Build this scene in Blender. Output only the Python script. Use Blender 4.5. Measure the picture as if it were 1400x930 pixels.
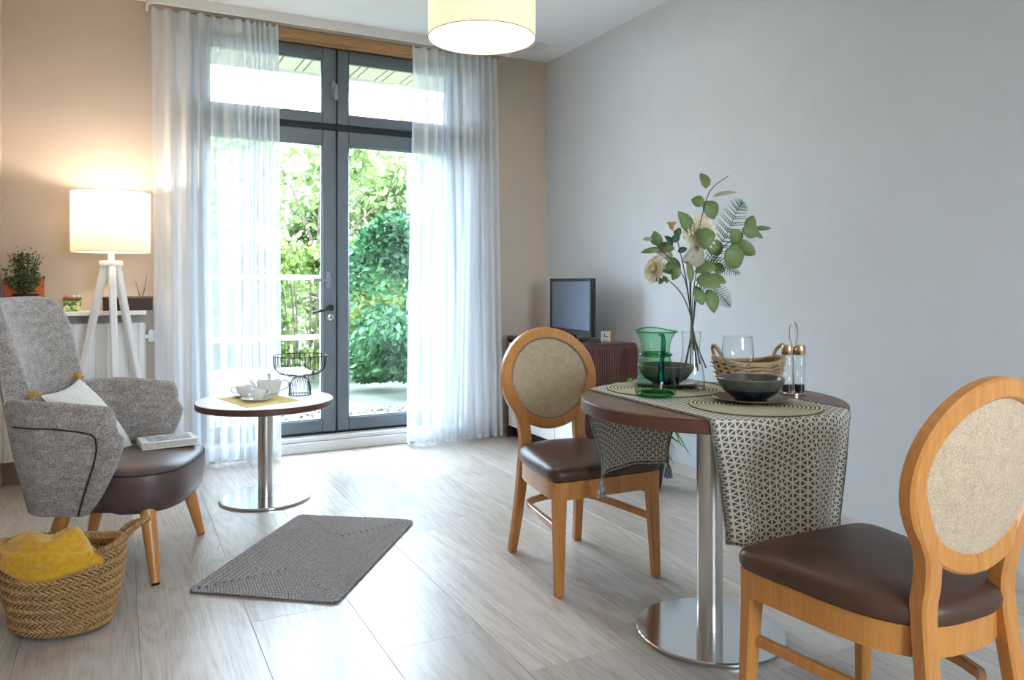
import bpy, bmesh, math, random
import numpy as np
from mathutils import Vector, Matrix, Euler

random.seed(7); rng = np.random.default_rng(7)
for o in list(bpy.data.objects): bpy.data.objects.remove(o, do_unlink=True)
SC = bpy.context.scene
COL = SC.collection
PI = math.pi

# ---------------------------------------------------------------- camera
F_PX, YAW, CAM_H = 1040.0, 0.4765, 1.12
cam = bpy.data.cameras.new('camera'); camo = bpy.data.objects.new('camera', cam); COL.objects.link(camo)
cam.sensor_width = 36.0; cam.lens = F_PX / 1400 * 36.0
cam.shift_y = -(465 - 386) / 1400
cam.clip_start = 0.05
camo.location = (0, 0, CAM_H); camo.rotation_euler = (PI / 2, 0, -YAW)
SC.camera = camo

# ---------------------------------------------------------------- world, exposure
SKY = 15.0
w = bpy.data.worlds.new('sky'); SC.world = w; w.use_nodes = True
bg = w.node_tree.nodes['Background']
bg.inputs[0].default_value = (0.66, 0.82, 1.0, 1); bg.inputs[1].default_value = SKY
SC.view_settings.view_transform = 'Standard'; SC.view_settings.look = 'None'
SC.view_settings.gamma = 1; SC.view_settings.use_curve_mapping = False
SC.view_settings.exposure = 1.02
SC.cycles.use_denoising = True
SC.cycles.max_bounces = 10; SC.cycles.diffuse_bounces = 6; SC.cycles.transparent_max_bounces = 24
SC.cycles.transmission_bounces = 10; SC.cycles.glossy_bounces = 4
SC.cycles.sample_clamp_indirect = 6.0
SC.cycles.caustics_reflective = False; SC.cycles.caustics_refractive = False

def portal(name, loc, rot, sx, sy):
    l = bpy.data.lights.new(name, 'AREA'); l.shape = 'RECTANGLE'; l.size = sx; l.size_y = sy
    l.cycles.is_portal = True
    o = bpy.data.objects.new(name, l); COL.objects.link(o); o.location = loc; o.rotation_euler = rot
portal('daylight_portal_door', (1.31, 5.33, 1.42), (-PI / 2, 0, 0), 1.86, 2.7)
portal('daylight_portal_rear', (1.25, -2.42, 1.55), (PI / 2, 0, 0), 1.3, 1.3)

# ================================================================ material helpers
def new_mat(name):
    m = bpy.data.materials.new(name); m.use_nodes = True
    nt = m.node_tree; b = nt.nodes['Principled BSDF']
    return m, nt, b
def N(nt, t, **kw):
    n = nt.nodes.new(t)
    for k, v in kw.items(): setattr(n, k, v)
    return n
def L(nt, a, b): nt.links.new(a, b)
def rgb(c): return (c[0], c[1], c[2], 1)
def coords(nt, scale=(1, 1, 1), kind='Object', rot=(0, 0, 0)):
    tc = N(nt, 'ShaderNodeTexCoord'); mp = N(nt, 'ShaderNodeMapping')
    mp.inputs['Scale'].default_value = scale; mp.inputs['Rotation'].default_value = rot
    L(nt, tc.outputs[kind], mp.inputs['Vector']); return mp.outputs['Vector']
def noise(nt, vec, scale, detail=4, rough=.55, dist=0):
    n = N(nt, 'ShaderNodeTexNoise'); n.inputs['Scale'].default_value = scale
    n.inputs['Detail'].default_value = detail; n.inputs['Roughness'].default_value = rough
    n.inputs['Distortion'].default_value = dist
    L(nt, vec, n.inputs['Vector']); return n.outputs['Fac']
def ramp(nt, fac, stops):
    r = N(nt, 'ShaderNodeValToRGB'); el = r.color_ramp.elements
    while len(el) < len(stops): el.new(.5)
    for e, (p, c) in zip(el, stops): e.position = p; e.color = rgb(c)
    L(nt, fac, r.inputs['Fac']); return r.outputs['Color']
def bump(nt, h, b, strength=.3, dist=.01):
    n = N(nt, 'ShaderNodeBump'); n.inputs['Strength'].default_value = strength; n.inputs['Distance'].default_value = dist
    L(nt, h, n.inputs['Height']); L(nt, n.outputs['Normal'], b.inputs['Normal'])
def math_n(nt, op, a, b=None, c=None):
    n = N(nt, 'ShaderNodeMath', operation=op)
    for i, v in enumerate((a, b, c)):
        if v is None: continue
        if isinstance(v, (int, float)): n.inputs[i].default_value = v
        else: L(nt, v, n.inputs[i])
    return n.outputs[0]

def plain(name, c, rough=.5, metal=0, spec=.5, var=.06, vscale=6, bmp=0, bscale=200):
    m, nt, b = new_mat(name)
    v = coords(nt)
    f = noise(nt, v, vscale, 3)
    lo = [x * (1 - var) for x in c]; hi = [min(1, x * (1 + var)) for x in c]
    L(nt, ramp(nt, f, [(.3, lo), (.7, hi)]), b.inputs['Base Color'])
    b.inputs['Roughness'].default_value = rough; b.inputs['Metallic'].default_value = metal
    b.inputs['Specular IOR Level'].default_value = spec
    if bmp: bump(nt, noise(nt, v, bscale, 2), b, bmp, .002)
    return m
def wood(name, c1, c2, stretch=(14, 14, 1.2), rough=.35, coat=.2, scale=4, bmp=.05):
    m, nt, b = new_mat(name)
    v = coords(nt, stretch)
    f1 = noise(nt, v, scale, 6, .6, 1.2)
    f2 = noise(nt, v, scale * 6, 3, .6)
    f = math_n(nt, 'ADD', math_n(nt, 'MULTIPLY', f1, .75), math_n(nt, 'MULTIPLY', f2, .25))
    L(nt, ramp(nt, f, [(.3, c1), (.7, c2)]), b.inputs['Base Color'])
    b.inputs['Roughness'].default_value = rough; b.inputs['Coat Weight'].default_value = coat
    b.inputs['Coat Roughness'].default_value = .25
    bump(nt, f2, b, bmp, .001)
    return m
def fabric(name, cols, scale=260, stretch=(1, 1, 1), rough=.95, bmp=.5, sheen=.2):
    m, nt, b = new_mat(name)
    v = coords(nt, stretch)
    f = noise(nt, v, scale, 4, .65)
    f0 = noise(nt, v, scale * .12, 3)
    ff = math_n(nt, 'ADD', math_n(nt, 'MULTIPLY', f, .8), math_n(nt, 'MULTIPLY', f0, .2))
    n = len(cols)
    L(nt, ramp(nt, ff, [(.36 + .28 * i / max(1, n - 1), c) for i, c in enumerate(cols)]), b.inputs['Base Color'])
    b.inputs['Roughness'].default_value = rough; b.inputs['Sheen Weight'].default_value = sheen
    b.inputs['Specular IOR Level'].default_value = .2
    bump(nt, f, b, bmp, .003)
    return m
def leather(name, c):
    m, nt, b = new_mat(name)
    v = coords(nt)
    f = noise(nt, v, 9, 4)
    L(nt, ramp(nt, f, [(.3, [x * .8 for x in c]), (.7, [x * 1.2 for x in c])]), b.inputs['Base Color'])
    b.inputs['Roughness'].default_value = .40; b.inputs['Specular IOR Level'].default_value = .42
    vo = N(nt, 'ShaderNodeTexVoronoi'); vo.inputs['Scale'].default_value = 420; L(nt, v, vo.inputs['Vector'])
    bump(nt, vo.outputs['Distance'], b, .12, .001)
    return m
def steel(name, c=(.62, .60, .57), rough=.28):
    m, nt, b = new_mat(name)
    v = coords(nt, (60, 60, 1))
    f = noise(nt, v, 8, 3)
    L(nt, ramp(nt, f, [(.3, [x * .9 for x in c]), (.7, c)]), b.inputs['Base Color'])
    b.inputs['Metallic'].default_value = 1; b.inputs['Roughness'].default_value = rough
    return m
def thin_glass(name, tint=(1, 1, 1), edge=(.6, .65, .65), ior=1.45, gloss=1.0, power=3.0):
    m = bpy.data.materials.new(name); m.use_nodes = True; nt = m.node_tree; nt.nodes.clear()
    out = N(nt, 'ShaderNodeOutputMaterial'); tr = N(nt, 'ShaderNodeBsdfTransparent'); gl = N(nt, 'ShaderNodeBsdfGlossy')
    gl.inputs['Roughness'].default_value = .02
    lw = N(nt, 'ShaderNodeLayerWeight'); lw.inputs['Blend'].default_value = .5
    p = math_n(nt, 'POWER', lw.outputs['Facing'], power)
    L(nt, ramp(nt, p, [(0, tint), (1, edge)]), tr.inputs['Color'])
    mx = N(nt, 'ShaderNodeMixShader')
    f0 = ((ior - 1) / (ior + 1)) ** 2
    L(nt, math_n(nt, 'MULTIPLY', math_n(nt, 'ADD', f0, math_n(nt, 'MULTIPLY', math_n(nt, 'POWER', lw.outputs['Facing'], 5), 1 - f0)), gloss), mx.inputs[0])
    L(nt, tr.outputs[0], mx.inputs[1]); L(nt, gl.outputs[0], mx.inputs[2]); L(nt, mx.outputs[0], out.inputs['Surface'])
    return m
def sheer(name, opac, col=(.95, .96, .98)):
    m = bpy.data.materials.new(name); m.use_nodes = True; nt = m.node_tree; nt.nodes.clear()
    out = N(nt, 'ShaderNodeOutputMaterial'); tr = N(nt, 'ShaderNodeBsdfTransparent')
    df = N(nt, 'ShaderNodeBsdfDiffuse'); tl = N(nt, 'ShaderNodeBsdfTranslucent')
    v = coords(nt, (900, 900, 900)); f = noise(nt, v, 1, 1)
    c = ramp(nt, f, [(.3, [x * .95 for x in col]), (.7, col)])
    L(nt, c, df.inputs[0]); L(nt, c, tl.inputs[0])
    a = N(nt, 'ShaderNodeMixShader'); a.inputs[0].default_value = .30
    L(nt, df.outputs[0], a.inputs[1]); L(nt, tl.outputs[0], a.inputs[2])
    b = N(nt, 'ShaderNodeMixShader'); b.inputs[0].default_value = opac
    L(nt, tr.outputs[0], b.inputs[1]); L(nt, a.outputs[0], b.inputs[2]); L(nt, b.outputs[0], out.inputs['Surface'])
    return m
def leafmat(name, c1, c2, scale=3, trans=.35, rough=.5):
    m = bpy.data.materials.new(name); m.use_nodes = True; nt = m.node_tree
    b = nt.nodes['Principled BSDF']; out = nt.nodes['Material Output']
    g = N(nt, 'ShaderNodeNewGeometry')
    v = coords(nt)
    f = math_n(nt, 'ADD', math_n(nt, 'MULTIPLY', g.outputs['Random Per Island'], .7), math_n(nt, 'MULTIPLY', noise(nt, v, scale, 2), .3))
    c = ramp(nt, f, [(.15, c1), (.85, c2)])
    L(nt, c, b.inputs['Base Color']); b.inputs['Roughness'].default_value = rough
    t = N(nt, 'ShaderNodeBsdfTranslucent'); L(nt, c, t.inputs[0])
    mx = N(nt, 'ShaderNodeMixShader'); mx.inputs[0].default_value = trans
    L(nt, b.outputs[0], mx.inputs[1]); L(nt, t.outputs[0], mx.inputs[2]); L(nt, mx.outputs[0], out.inputs['Surface'])
    return m
def emitter(name, c, s):
    m, nt, b = new_mat(name)
    b.inputs['Base Color'].default_value = rgb((.9, .88, .82)); b.inputs['Roughness'].default_value = .8
    b.inputs['Emission Color'].default_value = rgb(c); b.inputs['Emission Strength'].default_value = s
    return m

M = {}
M['wall_back'] = plain('beige_paint', (.55, .455, .375), .9, spec=.2, var=.02, bmp=.12, bscale=350)
M['wall_right'] = plain('grey_paint', (.575, .605, .64), .85, spec=.25, var=.02, bmp=.12, bscale=350)
M['ceiling'] = plain('white_paint', (.84, .86, .89), .9, spec=.2, var=.01)
M['white'] = plain('white_lacquer', (.82, .82, .81), .35, var=.02)
M['white_matt'] = plain('white_matt', (.80, .80, .79), .6, var=.02)
M['trim_white'] = plain('trim_white', (.74, .73, .71), .5, var=.03)
M['base_beige'] = plain('baseboard_paint', (.54, .48, .44), .5, var=.04)
M['slate'] = plain('slate_aluminium', (.12, .14, .16), .42, var=.04)
M['slate_dark'] = plain('black_seal', (.012, .013, .015), .6, var=.05)
M['black'] = plain('black_plastic', (.012, .012, .014), .25, var=.05)
M['handle_grey'] = plain('grey_handle', (.22, .25, .28), .35, var=.05)
M['steel'] = steel('brushed_steel'); M['steel_base'] = steel('polished_steel', (.60, .59, .58), .13)
M['chrome'] = steel('chrome', (.78, .77, .75), .1)
M['bronze'] = steel('brass_cap', (.62, .44, .27), .25)
M['beech'] = wood('beech_wood', (.45, .17, .030), (.66, .29, .066))
M['beech_leg'] = wood('beech_leg', (.46, .175, .035), (.64, .28, .07))
M['walnut'] = wood('walnut_laminate', (.10, .038, .020), (.24, .105, .055), (1.2, 14, 14), .42, .1)
M['walnut_edge'] = wood('walnut_edge', (.065, .022, .012), (.15, .055, .03), (3, 3, 40), .4, 0)
M['rosewood'] = wood('rosewood', (.035, .011, .008), (.15, .045, .026), (3, 30, .6), .3, .3, 5)
M['lintel'] = wood('oak_lintel', (.38, .19, .07), (.58, .34, .15), (1.2, 14, 14), .5, 0)
M['leather'] = leather('brown_leather', (.075, .034, .020))
M['leather_arm'] = leather('plum_leather', (.105, .066, .062))
M['wool'] = fabric('heather_wool', [(.115, .098, .088), (.33, .285, .255), (.62, .585, .56)], 170, (1, 1, 2.2))
M['linen'] = fabric('linen', [(.36, .26, .16), (.52, .39, .26), (.66, .53, .38)], 330, (1, 1, 1), bmp=.3)
M['dark_piping'] = plain('dark_piping', (.02, .018, .018), .7)
M['cotton'] = fabric('cream_cotton', [(.62, .60, .55), (.74, .72, .68)], 90, bmp=.15)
M['mustard'] = fabric('mustard_wool', [(.42, .22, .02), (.60, .34, .03)], 120, bmp=.3, sheen=.5)
M['mustard_tassel'] = fabric('mustard_tassel', [(.42, .22, .03), (.62, .36, .05)], 300, bmp=.5)
M['plush'] = fabric('yellow_plush', [(.52, .27, .012), (.66, .37, .03)], 60, bmp=.25, sheen=.25)
M['mat_yellow'] = fabric('yellow_mat', [(.62, .44, .10), (.72, .54, .16)], 200, bmp=.1)
M['porcelain'] = plain('porcelain', (.80, .79, .77), .12, var=.01)
M['laminate'] = plain('white_laminate', (.80, .81, .82), .28, var=.01)
M['cord_white'] = plain('white_cord', (.75, .75, .73), .5)
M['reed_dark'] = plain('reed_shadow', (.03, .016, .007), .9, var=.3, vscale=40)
M['reed'] = wood('water_hyacinth', (.20, .09, .028), (.62, .38, .15), (30, 30, 30), .7, 0, 3)
M['jute_body'] = plain('jute_base', (.07, .055, .045), .95, var=.3, vscale=40)
M['rope'] = wood('seagrass_rope', (.33, .19, .09), (.60, .41, .24), (40, 40, 40), .8, 0, 3)
M['glaze'] = plain('dark_glaze', (.022, .027, .027), .14, var=.4, vscale=30)
M['glaze_mid'] = plain('green_grey_glaze', (.075, .08, .07), .2, var=.3, vscale=40)
M['glaze_rim'] = plain('rust_rim', (.22, .11, .045), .3, var=.3, vscale=40)
M['plate_glaze'] = plain('slate_glaze', (.07, .075, .085), .18, var=.3, vscale=25)
M['pane'] = thin_glass('window_glass', (.97, .985, .98), (.8, .85, .85), 1.4, .8, 4)
M['clear'] = thin_glass('clear_glass', (.97, .985, .985), (.42, .48, .50), 1.55, 1, 2.8)
M['green_glass'] = thin_glass('green_glass', (.66, .89, .72), (.16, .46, .26), 1.4, .8, 2.2)
M['green_solid'] = thin_glass('green_glass_thick', (.42, .74, .52), (.06, .28, .14), 1.4, 1, 1.4)
M['teal_solid'] = thin_glass('teal_glass_thick', (.10, .55, .52), (.01, .12, .12), 1.5, 1, 1.4)
M['stem'] = plain('dark_stem', (.045, .04, .02), .6, var=.3, vscale=30)
M['stem_green'] = plain('green_stem', (.08, .10, .03), .6, var=.3, vscale=30)
M['euc'] = leafmat('eucalyptus_leaf', (.085, .15, .045), (.26, .34, .12), 20, .2)
M['euc_pale'] = leafmat('pale_leaf_back', (.42, .36, .28), (.55, .48, .38), 20, .2)
M['fern'] = leafmat('fern_leaf', (.012, .06, .028), (.05, .14, .06), 20, .2)
M['petal'] = leafmat('cream_petal', (.84, .76, .54), (.93, .89, .74), 20, .4)
M['bud'] = leafmat('ochre_bud', (.42, .22, .03), (.60, .36, .06), 20, .2)
M['bamboo'] = leafmat('palm_leaf', (.02, .12, .015), (.13, .38, .05), 10, .25)
M['box_leaf'] = leafmat('small_shrub_leaf', (.03, .05, .018), (.16, .22, .07), 15, .15)
M['hedge'] = leafmat('hedge_leaf', (.016, .065, .026), (.085, .22, .08), 2, .35)
M['shrub'] = leafmat('shrub_leaf', (.05, .11, .018), (.24, .285, .06), 2, .45)
M['treeleaf'] = leafmat('tree_leaf', (.085, .14, .035), (.28, .34, .13), 1, .5)
M['bark'] = plain('bark', (.14, .10, .08), .9, var=.3, vscale=20)
M['grass'] = plain('grass', (.11, .125, .085), .95, var=.35, vscale=3, bmp=.6, bscale=30)
M['leaflitter'] = leafmat('leaf_litter', (.07, .068, .06), (.20, .20, .17), 2, .1)
M['screen'] = plain('tv_screen', (.20, .25, .33), .12, metal=.55, var=.02, spec=1.0)
M['jute'] = wood('grey_jute', (.19, .175, .17), (.56, .54, .54), (60, 60, 60), .9, 0, 2)
M['weave_dark'] = plain('dark_weave', (.045, .022, .014), .6, var=.3, vscale=60)
M['lid_brown'] = plain('brown_lid', (.10, .045, .025), .5)
M['button_grey'] = plain('grey_button', (.20, .18, .17), .5)
M['bulb'] = plain('opal_bulb', (.85, .83, .78), .4)
M['lintel_pale'] = wood('pale_larch', (.50, .44, .33), (.66, .60, .47), (14, 1.2, 14), .7, 0)
M['base_grey'] = plain('grey_stone', (.40, .42, .44), .8, var=.1)
M['glass_far'] = plain('far_pane', (.42, .50, .60), .15)
M['border'] = fabric('black_white_stitch', [(.03, .035, .035), (.10, .10, .09), (.55, .52, .45)], 160, bmp=.4)
M['tassel_grey'] = fabric('grey_tassel', [(.06, .08, .11), (.30, .32, .36), (.6, .56, .5)], 60, bmp=.2)
M['rope_dark'] = plain('dark_seagrass', (.16, .095, .045), .9, var=.3, vscale=40)
M['vinegar'] = plain('dark_vinegar', (.03, .010, .005), .1)
M['jute_dark'] = plain('jute_backing', (.16, .135, .12), .95, var=.3, vscale=40)  # dark jute colour of the rug backing
M['tint_orange'] = plain('orange_cover', (.62, .12, .015), .5, var=.15, vscale=20)

# lampshades
M['shade_pendant'] = emitter('pendant_shade', (1.0, .66, .36), .40)
M['diffuser'] = emitter('pendant_diffuser', (1.0, .93, .82), 2.6)

def shade_translucent():
    m = bpy.data.materials.new('linen_lampshade'); m.use_nodes = True; nt = m.node_tree; nt.nodes.clear()
    out = N(nt, 'ShaderNodeOutputMaterial'); df = N(nt, 'ShaderNodeBsdfDiffuse'); tl = N(nt, 'ShaderNodeBsdfTranslucent')
    f = noise(nt, coords(nt, (1, 1, 1)), 300, 2)
    c = ramp(nt, f, [(.3, (.80, .76, .66)), (.7, (.88, .85, .76))])
    L(nt, c, df.inputs[0]); L(nt, c, tl.inputs[0])
    a = N(nt, 'ShaderNodeMixShader'); a.inputs[0].default_value = .5
    L(nt, df.outputs[0], a.inputs[1]); L(nt, tl.outputs[0], a.inputs[2]); L(nt, a.outputs[0], out.inputs['Surface'])
    return m
M['shade_floor'] = shade_translucent()
M['sheer'] = sheer('sheer_voile', .62, (.90, .92, .95))

def plank_mat():
    m, nt, b = new_mat('vinyl_oak')
    oi = N(nt, 'ShaderNodeObjectInfo')
    tc = N(nt, 'ShaderNodeTexCoord')
    add = N(nt, 'ShaderNodeVectorMath', operation='ADD')
    cb = N(nt, 'ShaderNodeCombineXYZ')
    L(nt, math_n(nt, 'MULTIPLY', oi.outputs['Random'], 37.0), cb.inputs[0]); L(nt, math_n(nt, 'MULTIPLY', oi.outputs['Random'], 91.0), cb.inputs[1])
    L(nt, tc.outputs['Object'], add.inputs[0]); L(nt, cb.outputs[0], add.inputs[1])
    mp = N(nt, 'ShaderNodeMapping'); mp.inputs['Scale'].default_value = (9, .9, 1); L(nt, add.outputs[0], mp.inputs[0])
    g1 = noise(nt, mp.outputs[0], .55, 2, .5, .6)
    gsin = math_n(nt, 'SINE', math_n(nt, 'MULTIPLY', g1, 95.0))
    gl_ = math_n(nt, 'ADD', .5, math_n(nt, 'MULTIPLY', gsin, .5))
    mp2 = N(nt, 'ShaderNodeMapping'); mp2.inputs['Scale'].default_value = (60, 2.4, 1); L(nt, add.outputs[0], mp2.inputs[0])
    f2 = noise(nt, mp2.outputs[0], 3, 5, .65)
    f3 = noise(nt, add.outputs[0], 2.2, 3)
    f = math_n(nt, 'ADD', math_n(nt, 'MULTIPLY', gl_, .10), math_n(nt, 'ADD', math_n(nt, 'MULTIPLY', f2, .62), math_n(nt, 'MULTIPLY', f3, .28)))
    c = ramp(nt, f, [(.30, (.28, .235, .20)), (.48, (.49, .43, .38)), (.68, (.62, .57, .52))])
    hs = N(nt, 'ShaderNodeHueSaturation'); L(nt, c, hs.inputs['Color'])
    L(nt, math_n(nt, 'ADD', .88, math_n(nt, 'MULTIPLY', oi.outputs['Random'], .24)), hs.inputs['Value'])
    L(nt, hs.outputs[0], b.inputs['Base Color'])
    b.inputs['Roughness'].default_value = .30; b.inputs['Specular IOR Level'].default_value = .55
    bump(nt, f2, b, .08, .001)
    return m
M['plank'] = plank_mat()

def runner_mat():
    m, nt, b = new_mat('star_weave')
    tc = N(nt, 'ShaderNodeTexCoord'); sp = N(nt, 'ShaderNodeSeparateXYZ'); L(nt, tc.outputs['UV'], sp.inputs[0])
    u, v = sp.outputs[0], sp.outputs[1]
    lines = None
    P_ = 1 / .0175
    for ang in (0, 60, 120):
        a = math.radians(ang)
        t = math_n(nt, 'ADD', math_n(nt, 'MULTIPLY', u, math.cos(a) * P_), math_n(nt, 'MULTIPLY', v, math.sin(a) * P_))
        fr = math_n(nt, 'ABSOLUTE', math_n(nt, 'SUBTRACT', math_n(nt, 'FRACT', t), .5))
        l = math_n(nt, 'GREATER_THAN', fr, .375)
        lines = l if lines is None else math_n(nt, 'MAXIMUM', lines, l)
    e = math_n(nt, 'GREATER_THAN', math_n(nt, 'ABSOLUTE', math_n(nt, 'SUBTRACT', u, .24)), .228)
    mixf = math_n(nt, 'MULTIPLY', lines, math_n(nt, 'SUBTRACT', 1, math_n(nt, 'MULTIPLY', e, .5)))
    c = ramp(nt, mixf, [(.0, (.13, .125, .11)), (1, (.70, .66, .57))])
    L(nt, c, b.inputs['Base Color']); b.inputs['Roughness'].default_value = .9; b.inputs['Specular IOR Level'].default_value = .2
    bump(nt, lines, b, .4, .002)
    return m
M['runner'] = runner_mat()

def spiral_mat():
    m, nt, b = new_mat('woven_mat')
    v = coords(nt); f = noise(nt, v, 300, 3)
    sp = N(nt, 'ShaderNodeSeparateXYZ'); L(nt, v, sp.inputs[0])
    r = math_n(nt, 'SQRT', math_n(nt, 'ADD', math_n(nt, 'MULTIPLY', sp.outputs[0], sp.outputs[0]), math_n(nt, 'MULTIPLY', sp.outputs[1], sp.outputs[1])))
    st = math_n(nt, 'ADD', .5, math_n(nt, 'MULTIPLY', math_n(nt, 'COSINE', math_n(nt, 'MULTIPLY', r, 2 * PI / (.19 / 16))), -.5))
    ff = math_n(nt, 'ADD', math_n(nt, 'MULTIPLY', st, .7), math_n(nt, 'MULTIPLY', f, .3))
    L(nt, ramp(nt, ff, [(.2, (.12, .105, .06)), (.45, (.45, .39, .26)), (.8, (.66, .60, .46))]), b.inputs['Base Color'])
    b.inputs['Roughness'].default_value = .9; bump(nt, f, b, .5, .003)
    return m
M['mat_woven'] = spiral_mat()
def jar_mat():
    m, nt, b = new_mat('leaf_print_tin')
    v = coords(nt); vo = N(nt, 'ShaderNodeTexVoronoi'); vo.inputs['Scale'].default_value = 55; L(nt, v, vo.inputs['Vector'])
    sp = N(nt, 'ShaderNodeSeparateColor'); L(nt, vo.outputs['Color'], sp.inputs[0])
    L(nt, ramp(nt, sp.outputs[0], [(.1, (.05, .12, .02)), (.4, (.16, .25, .05)), (.7, (.55, .5, .12)), (.95, (.7, .68, .4))]), b.inputs['Base Color'])
    b.inputs['Roughness'].default_value = .3
    return m
M['jar'] = jar_mat()
def cover_mat():
    m, nt, b = new_mat('photo_cover')
    tc = N(nt, 'ShaderNodeTexCoord'); v = coords(nt, (14, 14, 1))
    f = noise(nt, v, 1, 4)
    L(nt, ramp(nt, f, [(.40, (.62, .65, .70)), (.52, (.30, .32, .34)), (.62, (.55, .58, .62))]), b.inputs['Base Color'])
    b.inputs['Roughness'].default_value = .25
    return m
M['cover'] = cover_mat()
M['page'] = plain('paper_block', (.66, .60, .50), .9, var=.15, vscale=60)

# ================================================================ mesh helpers
class MB:
    def __init__(s): s.v = []; s.f = []; s.m = []; s.uv = None
    def add(s, vs, fs, mi=0):
        o = len(s.v); s.v += [tuple(p) for p in vs]; s.f += [tuple(i + o for i in f) for f in fs]; s.m += [mi] * len(fs); return s
    def box(s, c, d, bev=0, rot=None, mi=0):
        bm = bmesh.new(); bmesh.ops.create_cube(bm, size=1)
        for v in bm.verts: v.co = Vector((v.co.x * d[0], v.co.y * d[1], v.co.z * d[2]))
        if bev: bmesh.ops.bevel(bm, geom=bm.edges[:], offset=bev, segments=2 if bev > .006 else 1, affect='EDGES', profile=.6)
        Rm = rot if rot is not None else Matrix.Identity(3)
        bm.verts.index_update()
        s.add([Rm @ v.co + Vector(c) for v in bm.verts], [[v.index for v in f.verts] for f in bm.faces], mi); bm.free(); return s
    def lathe(s, prof, seg=32, c=(0, 0, 0), mi=0, sx=1, sy=1, caps=True):
        n = len(prof); vs = []
        for (r, z) in prof:
            for k in range(seg):
                a = 2 * PI * k / seg; vs.append((c[0] + r * sx * math.cos(a), c[1] + r * sy * math.sin(a), c[2] + z))
        fs = []
        for i in range(n - 1):
            for k in range(seg):
                k2 = (k + 1) % seg
                fs.append((i * seg + k, i * seg + k2, (i + 1) * seg + k2, (i + 1) * seg + k))
        if caps:
            if prof[0][0] > 1e-6: fs.append(tuple(reversed(range(seg))))
            if prof[-1][0] > 1e-6: fs.append(tuple((n - 1) * seg + k for k in range(seg)))
        return s.add(vs, fs, mi)
    def tube(s, pts, r, seg=8, closed=False, mi=0, cap=True):
        pts = [Vector(p) for p in pts]; n = len(pts)
        rr = r if isinstance(r, (list, tuple)) else [r] * n
        vs = []; fs = []; prev = None
        for i, p in enumerate(pts):
            if closed: t = pts[(i + 1) % n] - pts[i - 1]
            else: t = pts[min(i + 1, n - 1)] - pts[max(i - 1, 0)]
            t.normalize()
            if prev is None:
                a = Vector((0, 0, 1)) if abs(t.z) < .9 else Vector((1, 0, 0))
                u = t.cross(a).normalized()
            else:
                u = (prev - t * prev.dot(t)).normalized()
            prev = u; w_ = t.cross(u)
            for k in range(seg):
                an = 2 * PI * k / seg; vs.append(p + (u * math.cos(an) + w_ * math.sin(an)) * rr[i])
        m = n if closed else n - 1
        for i in range(m):
            j = (i + 1) % n
            for k in range(seg):
                k2 = (k + 1) % seg; fs.append((i * seg + k, i * seg + k2, j * seg + k2, j * seg + k))
        if not closed and cap:
            fs.append(tuple(reversed(range(seg)))); fs.append(tuple((n - 1) * seg + k for k in range(seg)))
        return s.add(vs, fs, mi)
    def sweep(s, pts, sect, side, closed=False, mi=0):
        """rectangular bar along pts; sect[i]=(w,d): w along side vector, d perpendicular"""
        pts = [Vector(p) for p in pts]; n = len(pts); vs = []; fs = []
        for i, p in enumerate(pts):
            if closed: t = pts[(i + 1) % n] - pts[i - 1]
            else: t = pts[min(i + 1, n - 1)] - pts[max(i - 1, 0)]
            t.normalize(); sd = Vector(side[i] if isinstance(side, list) else side)
            sd = (sd - t * sd.dot(t)).normalized(); q = t.cross(sd)
            w_, d_ = sect[i] if isinstance(sect, list) else sect
            c = min(w_, d_) * .16
            for (a, b) in ((-w_/2+c, -d_/2), (w_/2-c, -d_/2), (w_/2, -d_/2+c), (w_/2, d_/2-c), (w_/2-c, d_/2), (-w_/2+c, d_/2), (-w_/2, d_/2-c), (-w_/2, -d_/2+c)):
                vs.append(p + sd * a + q * b)
        m = n if closed else n - 1
        for i in range(m):
            j = (i + 1) % n
            for k in range(8):
                k2 = (k + 1) % 8; fs.append((i * 8 + k, i * 8 + k2, j * 8 + k2, j * 8 + k))
        if not closed:
            fs.append(tuple(reversed(range(8)))); fs.append(tuple((n - 1) * 8 + k for k in range(8)))
        return s.add(vs, fs, mi)
    def grid(s, nu, nv, fn, cu=False, cv=False, mi=0):
        vs = [fn(i / (nu if cu else nu - 1), j / (nv if cv else nv - 1)) for i in range(nu) for j in range(nv)]
        fs = []
        for i in range(nu if cu else nu - 1):
            for j in range(nv if cv else nv - 1):
                i2, j2 = (i + 1) % nu, (j + 1) % nv
                fs.append((i * nv + j, i2 * nv + j, i2 * nv + j2, i * nv + j2))
        return s.add(vs, fs, mi)
    def pillow(s, outline, rings, mi=0):
        """outline: closed 2-D loop around its centre; rings: list of (scale, z)"""
        n = len(outline); cx = sum(p[0] for p in outline) / n; cy = sum(p[1] for p in outline) / n
        vs = []; fs = []
        for sc, z in rings:
            for p in outline: vs.append((cx + (p[0] - cx) * sc, cy + (p[1] - cy) * sc, z))
        for i in range(len(rings) - 1):
            for k in range(n):
                k2 = (k + 1) % n; fs.append((i * n + k, i * n + k2, (i + 1) * n + k2, (i + 1) * n + k))
        fs.append(tuple(reversed(range(n)))); fs.append(tuple((len(rings) - 1) * n + k for k in range(n)))
        return s.add(vs, fs, mi)
    def mesh(s, name, mats, smooth=True, angle=40):
        me = bpy.data.meshes.new(name); me.from_pydata(s.v, [], s.f)
        for m in (mats if isinstance(mats, (list, tuple)) else [mats]): me.materials.append(M[m] if isinstance(m, str) else m)
        me.polygons.foreach_set('material_index', s.m)
        bm = bmesh.new(); bm.from_mesh(me); bmesh.ops.recalc_face_normals(bm, faces=bm.faces[:]); bm.to_mesh(me); bm.free()
        if smooth:
            me.polygons.foreach_set('use_smooth', [True] * len(me.polygons)); me.set_sharp_from_angle(angle=math.radians(angle))
        return me
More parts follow.
